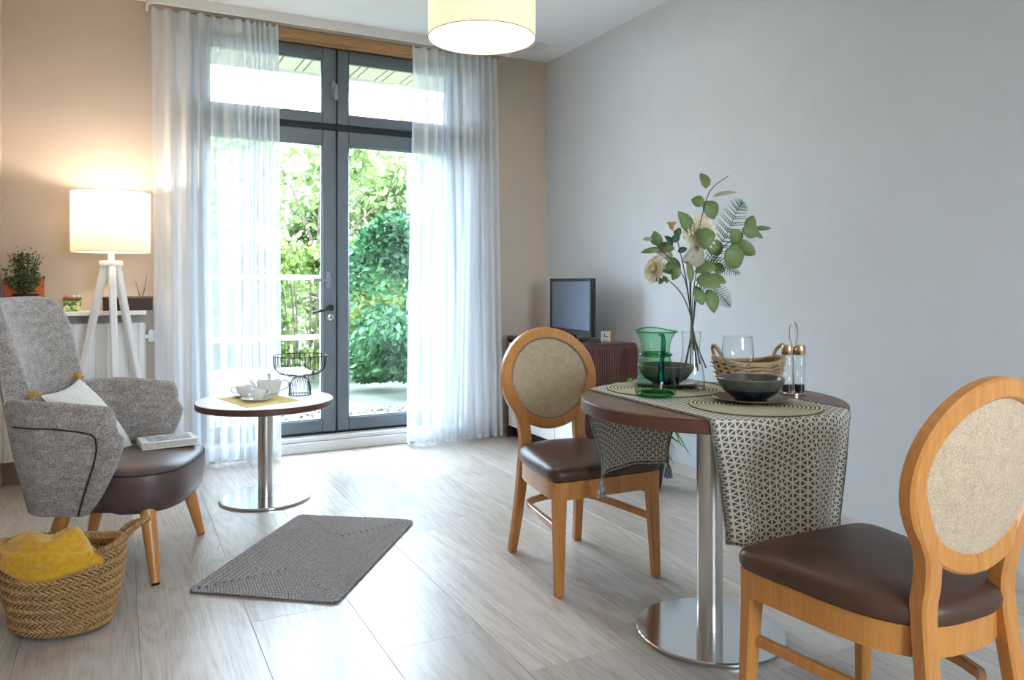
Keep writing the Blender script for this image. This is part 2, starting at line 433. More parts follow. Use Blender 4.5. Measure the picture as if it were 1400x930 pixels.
    def build(s, name, mats, parent=None, smooth=True, angle=40):
        return link(name, s.mesh(name, mats, smooth, angle), parent)
def link(name, me, parent=None, loc=None, rot=None):
    o = bpy.data.objects.new(name, me); COL.objects.link(o)
    if parent is not None: o.parent = parent
    if loc is not None: o.location = loc
    if rot is not None: o.rotation_euler = rot
    return o
def tag(o, label, cat, group=None, kind=None):
    o['label'] = label; o['category'] = cat
    if group: o['group'] = group
    if kind: o['kind'] = kind
    return o
def thing(name, label, cat, loc=(0, 0, 0), rz=0, group=None, kind=None):
    o = bpy.data.objects.new(name, None); COL.objects.link(o); o.location = loc; o.rotation_euler = (0, 0, rz)
    o.empty_display_size = .1
    return tag(o, label, cat, group, kind)
def Rz(a): return Matrix.Rotation(a, 3, 'Z')
def catmull(pts, n=8, closed=False):
    P = [Vector(p) for p in pts]; out = []; m = len(P)
    rng_ = range(m if closed else m - 1)
    for i in rng_:
        if closed: p0, p1, p2, p3 = P[i - 1], P[i], P[(i + 1) % m], P[(i + 2) % m]
        else: p0, p1, p2, p3 = P[max(i - 1, 0)], P[i], P[i + 1], P[min(i + 2, m - 1)]
        for k in range(n):
            t = k / n
            out.append(.5 * ((2 * p1) + (p2 - p0) * t + (2 * p0 - 5 * p1 + 4 * p2 - p3) * t * t + (3 * p1 - p0 - 3 * p2 + p3) * t ** 3))
    if not closed: out.append(P[-1])
    return out
def smooth(a, b, x):
    t = min(1, max(0, (x - a) / (b - a))); return t * t * (3 - 2 * t)
def np_leaves(name, centers, dirs, size, mat, parent=None, wid=.5, fold=.25, jitter=.4, kind='stuff'):
    """many folded leaves as one mesh: 6 verts, 2 quads each"""
    n = len(centers); c = np.asarray(centers, float); d = np.asarray(dirs, float)
    d += rng.normal(0, jitter, (n, 3)); d /= np.linalg.norm(d, axis=1)[:, None] + 1e-9
    r = rng.normal(0, 1, (n, 3)); sdir = np.cross(d, r); sdir /= np.linalg.norm(sdir, axis=1)[:, None] + 1e-9
    nr = np.cross(d, sdir)
    s = (np.asarray(size) * rng.uniform(.65, 1.3, n))[:, None]
    a = c - d * s * .5; t = c + d * s * .5
    m1 = c - d * s * .18; m2 = c + d * s * .2
    v = np.stack([a, m1 + sdir * s * wid * .42 + nr * s * fold * .3, m2 + sdir * s * wid * .40 + nr * s * fold * .25, t, m2 - sdir * s * wid * .40 + nr * s * fold * .25, m1 - sdir * s * wid * .42 + nr * s * fold * .3], 1).reshape(-1, 3)
    base = (np.arange(n) * 6)[:, None]
    q = np.concatenate([base + np.array([0, 1, 2, 3]), base + np.array([0, 3, 4, 5])], 1).reshape(-1)
    me = bpy.data.meshes.new(name); me.vertices.add(n * 6); me.vertices.foreach_set('co', v.reshape(-1))
    me.loops.add(n * 8); me.loops.foreach_set('vertex_index', q.astype(np.int32))
    me.polygons.add(n * 2); me.polygons.foreach_set('loop_start', (np.arange(n * 2) * 4).astype(np.int32))
    me.update(calc_edges=True); me.validate()
    me.materials.append(M[mat]); o = link(name, me, parent)
    if kind: o['kind'] = kind
    return o

# ================================================================ the room
XL, XR, YB, YF, ZC = -.578, 2.91, 5.05, -2.25, 2.80
DX0, DX1, DZ1 = .385, 2.235, 2.775          # garden door opening

fl = tag(MB().box(((XL + XR) / 2, (YF + YB) / 2, -.06), (XR - XL + .6, YB - YF + .4, .10)).build('floor', 'jute_body'), 'pale greyed oak plank floor across the room', 'floor', kind='structure')
# planks: 33 cm wide, running towards the garden door, joints staggered
PWID, PLEN, e0 = .33, 1.30, 1.045
joint = {0: 2.225, 1: 1.92, 2: 2.04, -1: 2.62, -2: 1.75, 3: 2.9, 4: 2.35, -3: 2.3, 5: 1.6, -4: 2.05, -5: 2.7}
plank_me = {}
for k in range(-5, 7):
    xa = e0 + (k - 1) * PWID; xb = xa + PWID
    xa, xb = max(xa, XL), min(xb, XR)
    if xb - xa < .02: continue
    j0 = joint.get(k, 2.1)
    y = j0 - PLEN * math.ceil((j0 - YF) / PLEN)
    while y < YB:
        ya, yb = max(y, YF), min(y + PLEN, YB)
        if yb - ya > .02:
            wx, wy = round(xb - xa - .0008, 4), round(yb - ya - .0008, 4)
            if (wx, wy) not in plank_me:
                plank_me[(wx, wy)] = MB().box((0, 0, 0), (wx, wy, .010), .0007).mesh('plank', 'plank', False)
            link('plank', plank_me[(wx, wy)], fl, ((xa + xb) / 2, (ya + yb) / 2, -.005))
        y += PLEN

ce = MB().box(((XL + XR) / 2, (YF + YB) / 2, ZC + .1), (XR - XL + .6, YB - YF + .6, .2)).build('ceiling', 'ceiling')
tag(ce, 'flat white painted ceiling above the room', 'ceiling', kind='structure')
wb = MB()
T = .28
wb.box(((XL - .3 + DX0) / 2, YB + T / 2, ZC / 2), (DX0 - XL + .3, T, ZC))
wb.box(((XR + .3 + DX1) / 2, YB + T / 2, ZC / 2), (XR + .3 - DX1, T, ZC))
wb.box(((DX0 + DX1) / 2, YB + T / 2, (ZC + DZ1) / 2), (DX1 - DX0, T, ZC - DZ1))
tag(wb.build('wall_back', 'wall_back'), 'beige painted wall around the garden door', 'wall', kind='structure')
tag(MB().box((XR + .15, (YF + YB) / 2, ZC / 2), (.3, YB - YF, ZC)).build('wall_right', 'wall_right'), 'long plain pale grey wall behind the dining table', 'wall', kind='structure')
tag(MB().box((XL - .15, (YF + YB) / 2, ZC / 2), (.3, YB - YF, ZC)).build('wall_left', 'wall_back'), 'beige painted side wall behind the armchair', 'wall', kind='structure')
tag(MB().box((XR - .007, (YF + YB) / 2, .032), (.014, YB - YF, .064), .003).build('baseboard_right', 'base_beige'), 'low beige skirting along the grey wall', 'skirting', kind='structure')
tag(MB().box(((XR + DX1) / 2 + .0, YB - .007, .032), (XR - DX1 - .03, .014, .064), .003).build('baseboard_back', 'base_beige'), 'short beige skirting right of the garden door', 'skirting', kind='structure')
wf = MB(); FX0, FX1, FZ0, FZ1 = .60, 1.90, .90, 2.20     # rear wall behind the camera; window opening added to let in fill light
wf.box(((XL - .3 + FX0) / 2, YF - .1, ZC / 2), (FX0 - XL + .3, .2, ZC)); wf.box(((XR + .3 + FX1) / 2, YF - .1, ZC / 2), (XR + .3 - FX1, .2, ZC))
wf.box(((FX0 + FX1) / 2, YF - .1, FZ0 / 2), (FX1 - FX0, .2, FZ0)); wf.box(((FX0 + FX1) / 2, YF - .1, (FZ1 + ZC) / 2), (FX1 - FX0, .2, ZC - FZ1))
tag(wf.build('wall_front', 'wall_back'), 'beige wall at the near end of the room, window opening added for fill light', 'wall', kind='structure')
# oak lintel under the ceiling
li = MB().box(((DX0 + DX1) / 2, YB + .035, 2.745), (DX1 - DX0, .07, .055), .003)
li.box(((DX0 + DX1) / 2, YB + .055, 2.712), (DX1 - DX0, .05, .014), .002)
tag(li.build('trim_1', 'lintel'), 'light oak lintel strip above the garden door', 'lintel', kind='structure')
# threshold
si = MB().box(((DX0 + DX1) / 2, YB + .03, .033), (DX1 - DX0 + .05, .07, .066), .004)
si.box(((DX0 + DX1) / 2, YB + .075, .082), (DX1 - DX0, .12, .028), .004)
tag(si.build('trim_2', 'trim_white'), 'white stepped sill below the garden door', 'door sill', kind='structure')
# curtain pelmet with rounded return
pe = MB()
path = [Vector((.145, 5.04, 2.77)), Vector((.145, 4.955, 2.77))]
for k in range(9):
    a = PI + (PI / 2) * k / 8; path.append(Vector((.145 + .065 + .065 * math.cos(a), 4.935 + .065 * math.sin(a), 2.77)))
path.append(Vector((2.50, 4.87, 2.77))); path.append(Vector((2.50, 5.04, 2.77)))
pe.sweep(path, (.062, .014), (0, 0, 1))
pe.box((1.33, 4.93, 2.793), (2.30, .11, .012))
tag(pe.build('trim_3', 'trim_white'), 'white curtain pelmet rail with rounded end under the ceiling', 'pelmet', kind='structure')

# ---------------- garden door with transom lights
YD = 5.13; DEP = .06
MX = 1.311
def frame_rect(mb, x0, x1, z0, z1, wl, wr, wb_, wt, y=YD, dep=DEP, bev=.006):
    mb.box(((x0 + x0 + wl) / 2, y + dep / 2, (z0 + z1) / 2), (wl, dep, z1 - z0), bev)
    mb.box(((x1 - wr + x1) / 2, y + dep / 2, (z0 + z1) / 2), (wr, dep, z1 - z0), bev)
    mb.box(((x0 + wl + x1 - wr) / 2, y + dep / 2, z0 + wb_ / 2), (x1 - x0 - wl - wr + .002, dep, wb_), bev)
    mb.box(((x0 + wl + x1 - wr) / 2, y + dep / 2, z1 - wt / 2), (x1 - x0 - wl - wr + .002, dep, wt), bev)
door = thing('door_1', 'slate grey double glazed garden door with two tall leaves', 'garden door', (MX, YD, .10), kind='structure')
off = Vector((-MX, -YD, -.10))
def door_part(mb, name, mats, parent, **kw):
    mb.v = [tuple(Vector(p) + off) for p in mb.v]; return mb.build(name, mats, parent, **kw)
fr = MB(); frame_rect(fr, DX0, DX1, .095, 2.715, .05, .05, .012, .02, YD + .015, .075, .003)
fr.box((MX, YD + .055, 2.172), (DX1 - DX0, .07, .05), .003)
fr.box((MX, YD + .055, 1.4), (.02, .06, 2.6), .003)
door_part(fr, 'door_frame', 'slate_dark', door)
def leaf(x0, x1, gx0, gx1, label):
    f = MB(); frame_rect(f, x0, x1, .112, 2.148, gx0 - x0, x1 - gx1, .083, .098)
    lf = door_part(f, 'door_leaf', 'slate', door); lf['label'] = label
    g = MB(); frame_rect(g, gx0 - .004, gx1 + .004, .191, 2.054, .010, .010, .010, .010, YD + .012, .03, .002)
    door_part(g, 'glazing_bead', 'slate', lf)
    p = MB().box(((gx0 + gx1) / 2, YD + .032, 1.1225), (gx1 - gx0, .006, 1.863)); door_part(p, 'pane', 'pane', lf)
    return lf
lfL = leaf(.437, MX - .004, .505, 1.214, 'left door leaf with black lever handle')
lfR = leaf(MX + .004, 2.185, 1.394, 2.115, 'right door leaf')
# lever handle, grey espagnolette handle, lock rosette
h = MB(); h.lathe([(.0, 0), (.022, 0), (.022, .010), (.012, .014), (.012, .040), (0, .04)], 16)
h.v = [(1.268 + x, YD - z, .948 + y) for x, y, z in h.v]
h.tube(catmull([(1.268, YD - .038, .948), (1.24, YD - .046, .945), (1.19, YD - .05, .930), (1.135, YD - .05, .917)], 4), [.012] * 9 + [.009] * 4, 8)
door_part(h, 'lever_handle', 'black', lfL)
h = MB(); h.box((1.252, YD - .006, 1.135), (.026, .012, .115), .005)
h.tube([(1.252, YD - .004, 1.135), (1.252, YD - .034, 1.135)], .009, 8)
h.box((1.205, YD - .036, 1.135), (.12, .014, .022), .005)
door_part(h, 'window_handle', 'handle_grey', lfL)
h = MB(); h.lathe([(0, 0), (.024, 0), (.024, .007), (.018, .010), (0, .010)], 20); h.v = [(1.266 + x, YD - z, .885 + y) for x, y, z in h.v]
door_part(h, 'lock_rosette', 'chrome', lfL)
h = MB(); h.box((1.266, YD - .012, .885), (.007, .006, .022), .002); door_part(h, 'key_cylinder', 'black', lfL)
for n, (x0, x1, gx0, gx1, lab) in enumerate(((.437, MX - .004, .505, 1.214, 'slate grey transom window over the left door leaf'), (MX + .004, 2.185, 1.394, 2.115, 'slate grey transom window over the right door leaf'))):
    wi = thing('window_%d' % (n + 1), lab, 'window', ((x0 + x1) / 2, YD, 2.2), kind='structure')
    o2 = off; off = -Vector(wi.location)
    f = MB(); frame_rect(f, x0, x1, 2.192, 2.700, gx0 - x0, x1 - gx1, .068, .078); sash = door_part(f, 'sash', 'slate', wi)
    g = MB(); frame_rect(g, gx0 - .004, gx1 + .004, 2.256, 2.626, .010, .010, .010, .010, YD + .012, .03, .002); door_part(g, 'glazing_bead', 'slate', sash)
    p = MB().box(((gx0 + gx1) / 2, YD + .032, 2.441), (gx1 - gx0, .006, .37)); door_part(p, 'pane', 'pane', wi)
    if n == 0:
        h = MB(); h.box((1.285, YD - .006, 2.425), (.026, .012, .12), .005); h.tube([(1.285, YD - .004, 2.44), (1.285, YD - .036, 2.44)], .009, 8)
        h.box((1.297, YD - .038, 2.40), (.022, .014, .11), .005); door_part(h, 'window_handle', 'handle_grey', wi)
    off = o2

# ceiling vent
v = thing('ceiling_vent', 'small white slatted air vent in the ceiling corner', 'vent', (2.65, 4.72, ZC))
f = MB(); 
for (x, y, sx, sy) in ((-.052, 0, .016, .15), (.052, 0, .016, .15), (0, -.067, .09, .016), (0, .067, .09, .016)): f.box((x, y, -.004), (sx, sy, .008), .002)
f.build('frame', 'trim_white', v)
for k in range(6):
    MB().box((0, -.048 + k * .019, -.003), (.09, .0035, .014), 0, Matrix.Rotation(.5, 3, 'X')).build('slat', 'trim_white', v)
MB().box((0, 0, -.0012), (.09, .12, .002)).build('duct', 'black', v)

# ---------------- sheer curtains
def curtain(name, label, xt0, xt1, xb0, xb1, phases, seed):
    r = random.Random(seed)
    ztop, zbot = 2.738, .018
    nfold = len(phases) - 1
    amp = [r.uniform(.036, .062) for _ in range(nfold + 1)]
    def fn(u, v):
        z = ztop + (zbot - ztop) * v
        t = u * nfold; i = min(int(t), nfold - 1); fr_ = t - i
        xn = phases[i] + (phases[i + 1] - phases[i]) * fr_
        x0 = xt0 + (xb0 - xt0) * v; x1 = xt1 + (xb1 - xt1) * v
        a = (amp[i] * (1 - fr_) + amp[i + 1] * fr_) * (.55 + .45 * smooth(0, .12, v))
        wdrift = .12 * math.sin(v * 2.1 + i * 1.7)
        ph = 2 * PI * (fr_ + wdrift * math.sin(PI * fr_) )
        x = x0 + (x1 - x0) * xn + .010 * math.sin(ph * 2) * (.4 + .6 * v) + .012 * math.sin(v * 5 + i) * math.sin(PI * u)
        y = 4.945 - a * math.cos(ph) + .008 * math.sin(3 * v + 2 * i)
        return (x, y, z)
    m = MB().grid(nfold * 18 + 1, 30, fn)
    c = thing(name, label, 'curtain', ((xb0 + xb1) / 2, 4.945, 0))
    m.v = [(x - c.location.x, y - c.location.y, z) for x, y, z in m.v]
    cl = m.build('cloth', 'sheer', c, angle=180)
    hm = MB().grid(nfold * 18 + 1, 3, lambda u, v: (lambda p: (p[0] - c.location.x, p[1] - c.location.y - .002, p[2]))(fn(u, .966 + .034 * v)))
    hm.build('hem', 'sheer', c, angle=180)
    hd = MB().grid(nfold * 18 + 1, 3, lambda u, v: (lambda p: (p[0] - c.location.x, p[1] - c.location.y + .002, p[2]))(fn(u, .028 * v)))
    hd.build('heading_tape', 'sheer', c, angle=180)
    return c
def cum(ws):
    s = sum(ws); a = 0; out = [0]
    for x in ws: a += x; out.append(a / s)
    return out
curtain('sheer_curtain', 'long white sheer curtain left of the door, behind the coffee table', .165, .885, .19, .90, cum([1.3, 1.2, 1.2, 1.1, 1.1, 1, .6, .45, .45, .5, .5, .6]), 3)
curtain('sheer_curtain', 'long white sheer curtain right of the door, beside the television', 1.775, 2.42, 1.735, 2.455, cum([1.2, .8, .7, .6, .6, .6, .6, .6, .6, .7, .7]), 5)

# ================================================================ outdoors
gr = MB().box((3, 8, -.20), (90, 90, .2)).build('ground', 'grass')
tag(gr, 'pale grassy garden ground outside the door', 'ground', kind='structure')
n = 3000
cx = np.stack([rng.uniform(-1.5, 5.5, n), rng.uniform(5.45, 7.15, n), rng.uniform(-.10, -.07, n)], 1)
gl = np_leaves('leaf_litter', cx, np.tile([[1., 0, 0]], (n, 1)), .045, 'leaflitter', None, .6, .2, 1.0)
tag(gl, 'fallen leaves and tufts scattered on the garden ground', 'leaf litter', kind='stuff')
terr = MB().box((1.31, 5.45, -.06), (3.4, .36, .05), .004).build('terrace_edge', 'trim_white')
tag(terr, 'narrow pale stone step just outside the garden door', 'step', kind='structure')
# soffit boards of the eave
so = thing('eave_soffit', 'pale timber board soffit of the eave above the door', 'eave', (1.3, 5.75, 2.80), kind='structure')
x = -1.3; k = 0
while x < 3.9:
    wd = .155 if k % 2 == 0 else .062
    MB().box((x + wd / 2 - 1.3, 0, .015), (wd - .012, .86, .024), .003).build('soffit_board', 'lintel_pale' if 'lintel_pale' in M else 'trim_white', so, False)
    x += wd; k += 1
MB().box((0, .0, .05), (5.4, .88, .03)).build('soffit_backing', 'bark', so)
MB().box((0, .44, .03), (5.4, .02, .10), .004).build('fascia', 'trim_white', so)

def shrub(name, label, loc, rx, ry, hgt, n, mat, size, cat='shrub', stems=7, boxy=.5, group=None, seed=1):
    t = thing(name, label, cat, loc, group=group)
    r = np.random.default_rng(seed)
    p = r.normal(0, 1, (n, 3)); p /= np.linalg.norm(p, axis=1)[:, None]
    rad = r.uniform(.55, 1.0, n) ** .5
    p = np.sign(p) * np.abs(p) ** boxy * rad[:, None]
    lump = 1 + .16 * np.sin(5 * p[:, 0] + seed) * np.cos(6 * p[:, 2] + 2 * p[:, 1])
    pos = np.stack([p[:, 0] * rx * lump, p[:, 1] * ry * lump, hgt * (.52 + .48 * p[:, 2] * lump)], 1)
    pos[:, 2] = np.maximum(pos[:, 2], .05)
    d = np.stack([p[:, 0], p[:, 1] - .3, p[:, 2] * .4 - .35], 1)
    np_leaves('foliage', pos, d, size, mat, t, .55, .3, .5)
    for s in range(stems):
        a = r.uniform(0, 2 * PI); q = r.uniform(.1, .6)
        x0, y0 = rx * q * .6 * math.cos(a), ry * q * .6 * math.sin(a)
        MB().tube(catmull([(x0, y0, -.12), (x0 * 1.1 + .03, y0 * 1.1, hgt * .35), (x0 * 1.5, y0 * 1.5, hgt * .8)], 4), [.018, .017, .016, .015, .013, .011, .009, .007, .005], 6).build('stem', 'bark', t)
    return t
shrub('hedge', 'tall dark green clipped hedge beyond the right door leaf', (3.45, 7.9, -.1), 1.25, .65, 1.95, 14000, 'hedge', .095, 'hedge', 9, .45, seed=2)
shrub('garden_shrub', 'bright yellow-green bush beyond the left door leaf', (2.0, 9.6, -.1), 1.15, .7, 1.75, 9000, 'shrub', .11, seed=3)
shrub('garden_shrub', 'low dark leafy bush at the far left behind the sheer curtain', (-.9, 10.0, -.1), 1.3, .8, 1.9, 6000, 'hedge', .11, seed=4)
def tree(name, label, loc, trunk, crown_r, crown_h, n, size, seed, mat='treeleaf'):
    t = thing(name, label, 'tree', loc); r = np.random.default_rng(seed); rr = random.Random(seed)
    MB().tube(catmull([(0, 0, -.15), (.05, .02, trunk * .5), (-.03, 0, trunk), (0.02, 0, trunk + crown_h * .6)], 5), [.09 - .0045 * i for i in range(16)], 8).build('trunk', 'bark', t)
    blobs = []
    for b in range(13):
        a = rr.uniform(0, 2 * PI); q = crown_r * rr.uniform(.25, .9); z = trunk + crown_h * rr.uniform(-.05, .95)
        e = (q * math.cos(a), q * math.sin(a), z); blobs.append((e, crown_r * rr.uniform(.28, .46)))
        MB().tube(catmull([(0, 0, trunk * .75 + .3 * (z - trunk)), (e[0] * .5, e[1] * .5, z - .25), e], 4), [.032, .03, .027, .024, .021, .018, .015, .012, .008], 6).build('branch', 'bark', t)
    pos = []
    for i in range(n):
        e, br = blobs[i % len(blobs)]; q = r.normal(0, .5, 3); pos.append((e[0] + q[0] * br, e[1] + q[1] * br, e[2] + q[2] * br * .9))
    np_leaves('foliage', pos, r.normal(0, 1, (n, 3)) + [0, 0, -.4], size, mat, t, .6, .3, .3)
    return t
tree('garden_tree', 'loose pale green tree rising above the yellow-green bush', (3.0, 12.9, -.1), 1.2, 2.0, 2.5, 12000, .15, 11)
tree('garden_tree', 'airy pale green tree far left behind the sheer curtain', (-3.6, 13.6, -.1), 1.7, 2.2, 4.0, 6500, .15, 12)
tree('garden_tree', 'thin light green tree standing behind the dark hedge', (8.2, 14.0, -.1), 1.3, 1.4, 2.2, 2600, .13, 13)
shrub('tall_thicket', 'tall pale green thicket closing the garden behind the trees', (3.6, 17.2, -.1), 3.8, .8, 4.3, 15000, 'treeleaf', .20, 'thicket', 10, .5, seed=9)
# rail fence
fe = thing('garden_rail', 'pale horizontal rail fence in front of the yellow-green bush', 'fence', (.75, 8.4, -.1))
for z in (1.27, .62): MB().box((0, 0, z), (2.6, .03, .055), .006).build('rail', 'trim_white', fe)
for xx in (-1.25, 0.0, 1.25): MB().box((xx, .04, .64), (.06, .05, 1.42), .006).build('post', 'trim_white', fe)
# low wall and bench seen under the fruit bowl
pl = thing('garden_planter', 'low grey stone trough beyond the left door leaf', 'planter', (1.15, 7.75, -.1))
m = MB(); m.box((0, 0, .16), (1.0, .34, .30), .015); m.build('trough', 'base_grey' if 'base_grey' in M else 'trim_white', pl)
MB().box((0, 0, .325), (1.06, .40, .05), .012).build('coping', 'trim_white', pl)
# far house
ho = thing('far_house', 'white house facade with pale windows seen through the right transom', 'house', (12.2, 26, -.1))
MB().box((0, 0, 3.6), (11, 5, 7.2)).build('facade', 'white_matt', ho)
rf = MB(); rf.add([(-5.9, -2.9, 7.2), (5.9, -2.9, 7.2), (5.9, 2.9, 7.2), (-5.9, 2.9, 7.2), (-5.9, 0, 9.4), (5.9, 0, 9.4)], [(0, 1, 5, 4), (3, 4, 5, 2), (0, 4, 3), (1, 2, 5), (0, 3, 2, 1)]); rf.build('roof', 'trim_white', ho, False)
for xx in (-4.3, -2.2, -.1, 2.0, 4.1):
    f = MB(); 
    for dx in (-.72, .72): f.box((xx + dx, -2.52, 5.6), (.1, .1, 1.7), .01)
    for dz in (-.82, .82): f.box((xx, -2.52, 5.6 + dz), (1.5, .1, .1), .01)
    fo = f.build('window', 'trim_white', ho); MB().box((xx, -2.50, 5.6), (1.36, .05, 1.56)).build('pane', 'glass_far' if 'glass_far' in M else 'handle_grey', fo)
po = thing('street_pole', 'slim grey pole rising behind the hedge', 'pole', (3.66, 10.2, -.1))
MB().tube([(0, 0, -.1), (0, 0, 3.2), (-.05, 0, 5.6)], [.07, .06, .045], 10).build('shaft', 'handle_grey', po)
MB().tube(catmull([(-.05, 0, 5.55), (-.3, -.1, 5.9), (-.8, -.3, 6.0)], 4), .03, 8).build('arm', 'handle_grey', po)

# ================================================================ lamps
def bulb_light(name, loc, power, col, rad, parent):
    l = bpy.data.lights.new(name, 'POINT'); l.energy = power; l.color = col; l.shadow_soft_size = rad
    o = bpy.data.objects.new(name, l); COL.objects.link(o); o.parent = parent; o.location = loc
def pendant(loc, label, power):
    p = thing('pendant_lamp', label, 'pendant lamp', loc, group='cream drum pendant lamps')
    R0 = .249
    shade = MB().lathe([(R0, .004), (R0, .32), (R0 - .004, .32), (R0 - .004, .004), (R0, .004)], 72, caps=False).build('lamp_shade', 'shade_pendant', p)
    for z in (.004, .32):
        MB().tube([(R0 * math.cos(a * PI / 36), R0 * math.sin(a * PI / 36), z) for a in range(72)], .0024, 6, True).build('shade_rim', 'rope', shade)
    MB().lathe([(0, .010), (R0 - .006, .010), (R0 - .006, .014), (0, .014)], 72).build('diffuser', 'diffuser', p)
    MB().tube([(0, 0, .30), (0, 0, .53)], .004, 6).build('cord', 'cord_white', p)
    MB().lathe([(0, .553), (.055, .553), (.055, .535), (.03, .525), (0, .525)], 24).build('ceiling_rose', 'white', p)
    for a in (0, 2 * PI / 3, 4 * PI / 3): MB().tube([(0, 0, .30), (R0 * math.cos(a), R0 * math.sin(a), .31)], .002, 5).build('spoke', 'white', p)
    bulb_light('pendant_light', (0, 0, .20), power, (1.0, .84, .66), .06, p)
pendant((1.495, 3.201, 2.247), 'large cream drum pendant lamp hanging near the garden door', 10)
pendant((1.30, -.75, 2.247), 'unseen cream drum pendant lamp added behind the camera for warm fill light', 14)  # out-of-view copy of the pendant, added as warm fill

fl_ = thing('floor_lamp', 'white wooden tripod floor lamp with lit cream drum shade', 'floor lamp', (-.04, 4.72, 0))
r0 = .196
sh = MB().lathe([(r0, 1.285), (r0, 1.610), (r0 - .003, 1.610), (r0 - .003, 1.285), (r0, 1.285)], 64, caps=False)
s_ = sh.build('lamp_shade', 'shade_floor', fl_)
for z in (1.285, 1.61): MB().tube([(r0 * math.cos(a * PI / 32), r0 * math.sin(a * PI / 32), z) for a in range(64)], .0022, 6, True).build('shade_rim', 'cotton', s_)
MB().lathe([(0, 1.235), (.016, 1.235), (.016, 1.36), (.022, 1.365), (.022, 1.40), (0, 1.40)], 20).build('lamp_holder', 'white', fl_)
MB().lathe([(0, 1.40), (.018, 1.40), (.034, 1.44), (.036, 1.465), (.026, 1.495), (0, 1.505)], 20).build('bulb', 'bulb' if 'bulb' in M else 'white', fl_)
MB().lathe([(0, 1.208), (.055, 1.208), (.058, 1.214), (.058, 1.232), (.055, 1.238), (0, 1.238)], 28).build('hub', 'white', fl_)
for a in (-PI / 2 + .12, PI / 6 + .12, 5 * PI / 6 + .12):
    d = Vector((math.cos(a), math.sin(a), 0))
    MB().sweep([d * .034 + Vector((0, 0, 1.212)), d * .285 + Vector((0, 0, .0))], [(.036, .036), (.034, .034)], (-d.y, d.x, 0)).build('leg', 'white', fl_)
bulb_light('bulb_light', (0, 0, 1.545), 8, (1.0, .87, .72), .03, fl_)
# ================================================================ radiator, shelf and what stands on it
ra = thing('radiator', 'white panel radiator under the shelf behind the floor lamp', 'radiator', (-.255, YB, .14))
pan = MB()
xs = []
def rad_fn(u, v):
    x = -.385 + .77 * u; ph = (x / .055) % 1.0
    groove = .008 * (smooth(0, .12, ph) - smooth(.38, .5, ph)) if .05 < v < .95 else 0
    return (x, -.125 + groove, .0 + .74 * v)
pan.grid(169, 9, rad_fn); pan.box((0, -.085, .37), (.768, .07, .738))
pan.build('panel', 'white', ra)
for s in (-1, 1): MB().box((s * .388, -.08, .37), (.006, .10, .745), .002).build('side_cover', 'white', ra)
MB().box((0, -.082, .742), (.77, .085, .006), .002).build('top_grille', 'white', ra)
for s in (-1, 1): MB().box((s * .28, -.03, .40), (.04, .05, .5), .003).build('bracket', 'white', ra)
va = MB(); va.tube([(.385, -.08, .66), (.42, -.08, .66)], .012, 8); va.lathe([(0, -.03), (.018, -.03), (.018, .03), (.012, .04), (0, .04)], 14, (.42, -.08, .66)); va.build('valve', 'white', ra)
shf = tag(MB().box((-.218, 4.945, .945), (.71, .205, .024), .003).build('wall_shelf', 'white'), 'white shelf board on the wall above the radiator', 'shelf')
ZS = .957
# box, tin, plant, orange folder
t = thing('woven_box', 'low dark brown woven box on the shelf behind the lamp', 'box', (.045, 4.95, ZS))
m = MB()
for row in range(6):
    z = .006 + row * .011
    for sx, sy, ln, horiz in ((0, -.055, .25, 1), (0, .055, .25, 1), (-.125, 0, .11, 0), (.125, 0, .11, 0)):
        npc = int(ln / .011)
        for k in range(npc):
            if (k + row) % 2: continue
            o_ = -ln / 2 + (k + .5) * ln / npc
            c = (sx + o_, sy, z) if horiz else (sx, sy + o_, z)
            m.box(c, (.017, .007, .0095) if horiz else (.007, .017, .0095))
m.box((0, 0, .033), (.249, .109, .066)); m.build('weave', 'weave_dark' if 'weave_dark' in M else 'reed_dark', t)
MB().box((0, 0, .073), (.262, .12, .014), .004).build('lid', 'lid_brown' if 'lid_brown' in M else 'walnut', t)
t = thing('dry_twig', 'two thin dry twigs standing behind the woven box', 'twig', (.10, 5.022, ZS))
for k, (a, b) in enumerate((((0, 0, 0), (.045, .0, .20)), ((.008, 0, 0), (-.015, 0, .17)))):
    MB().tube(catmull([a, ((a[0] + b[0]) / 2 + .008, 0, b[2] * .55), b], 4), [.0022] * 5 + [.0012] * 4, 5).build('twig', 'stem', t)
t = thing('patterned_tin', 'small square tin with green leaf print on the shelf', 'tin', (-.235, 4.93, ZS))
MB().box((0, 0, .033), (.088, .07, .066), .006).build('body', 'jar', t)
MB().box((0, 0, .071), (.092, .074, .010), .003).build('lid', 'walnut', t)
for xx, mt in ((-.03, 'tint_orange'), (.008, 'steel'), (.032, 'steel')): MB().box((xx, 0, .083), (.018, .02, .014), .003).build('clasp', mt, t)
t = thing('orange_folder', 'orange cover leaning on the wall behind the shelf plant', 'book', (-.47, 5.0, ZS))
rt = Matrix.Rotation(-.14, 3, 'X')
MB().box((0, .012, .098), (.19, .004, .19), .001, rt).build('front_cover', 'tint_orange', t)
MB().box((0, .019, .098), (.184, .008, .184), 0, rt).build('page_block', 'page', t)
t = thing('potted_shrub', 'small-leaved bushy plant in a dark pot on the shelf', 'plant', (-.455, 4.915, ZS))
MB().lathe([(0, 0), (.045, 0), (.058, .085), (.062, .09), (.062, .10), (.054, .10), (.05, .085), (0, .082)], 28).build('pot', 'slate_dark', t)
for k in range(9):
    a = k * .7; q = .02 + .09 * ((k * 37) % 10) / 10
    MB().tube(catmull([(0, 0, .08), (q * .4 * math.cos(a), q * .4 * math.sin(a), .2), (q * math.cos(a), q * .8 * math.sin(a), .32)], 4), .002, 5).build('stem', 'stem', t)
pos = []; dr = []
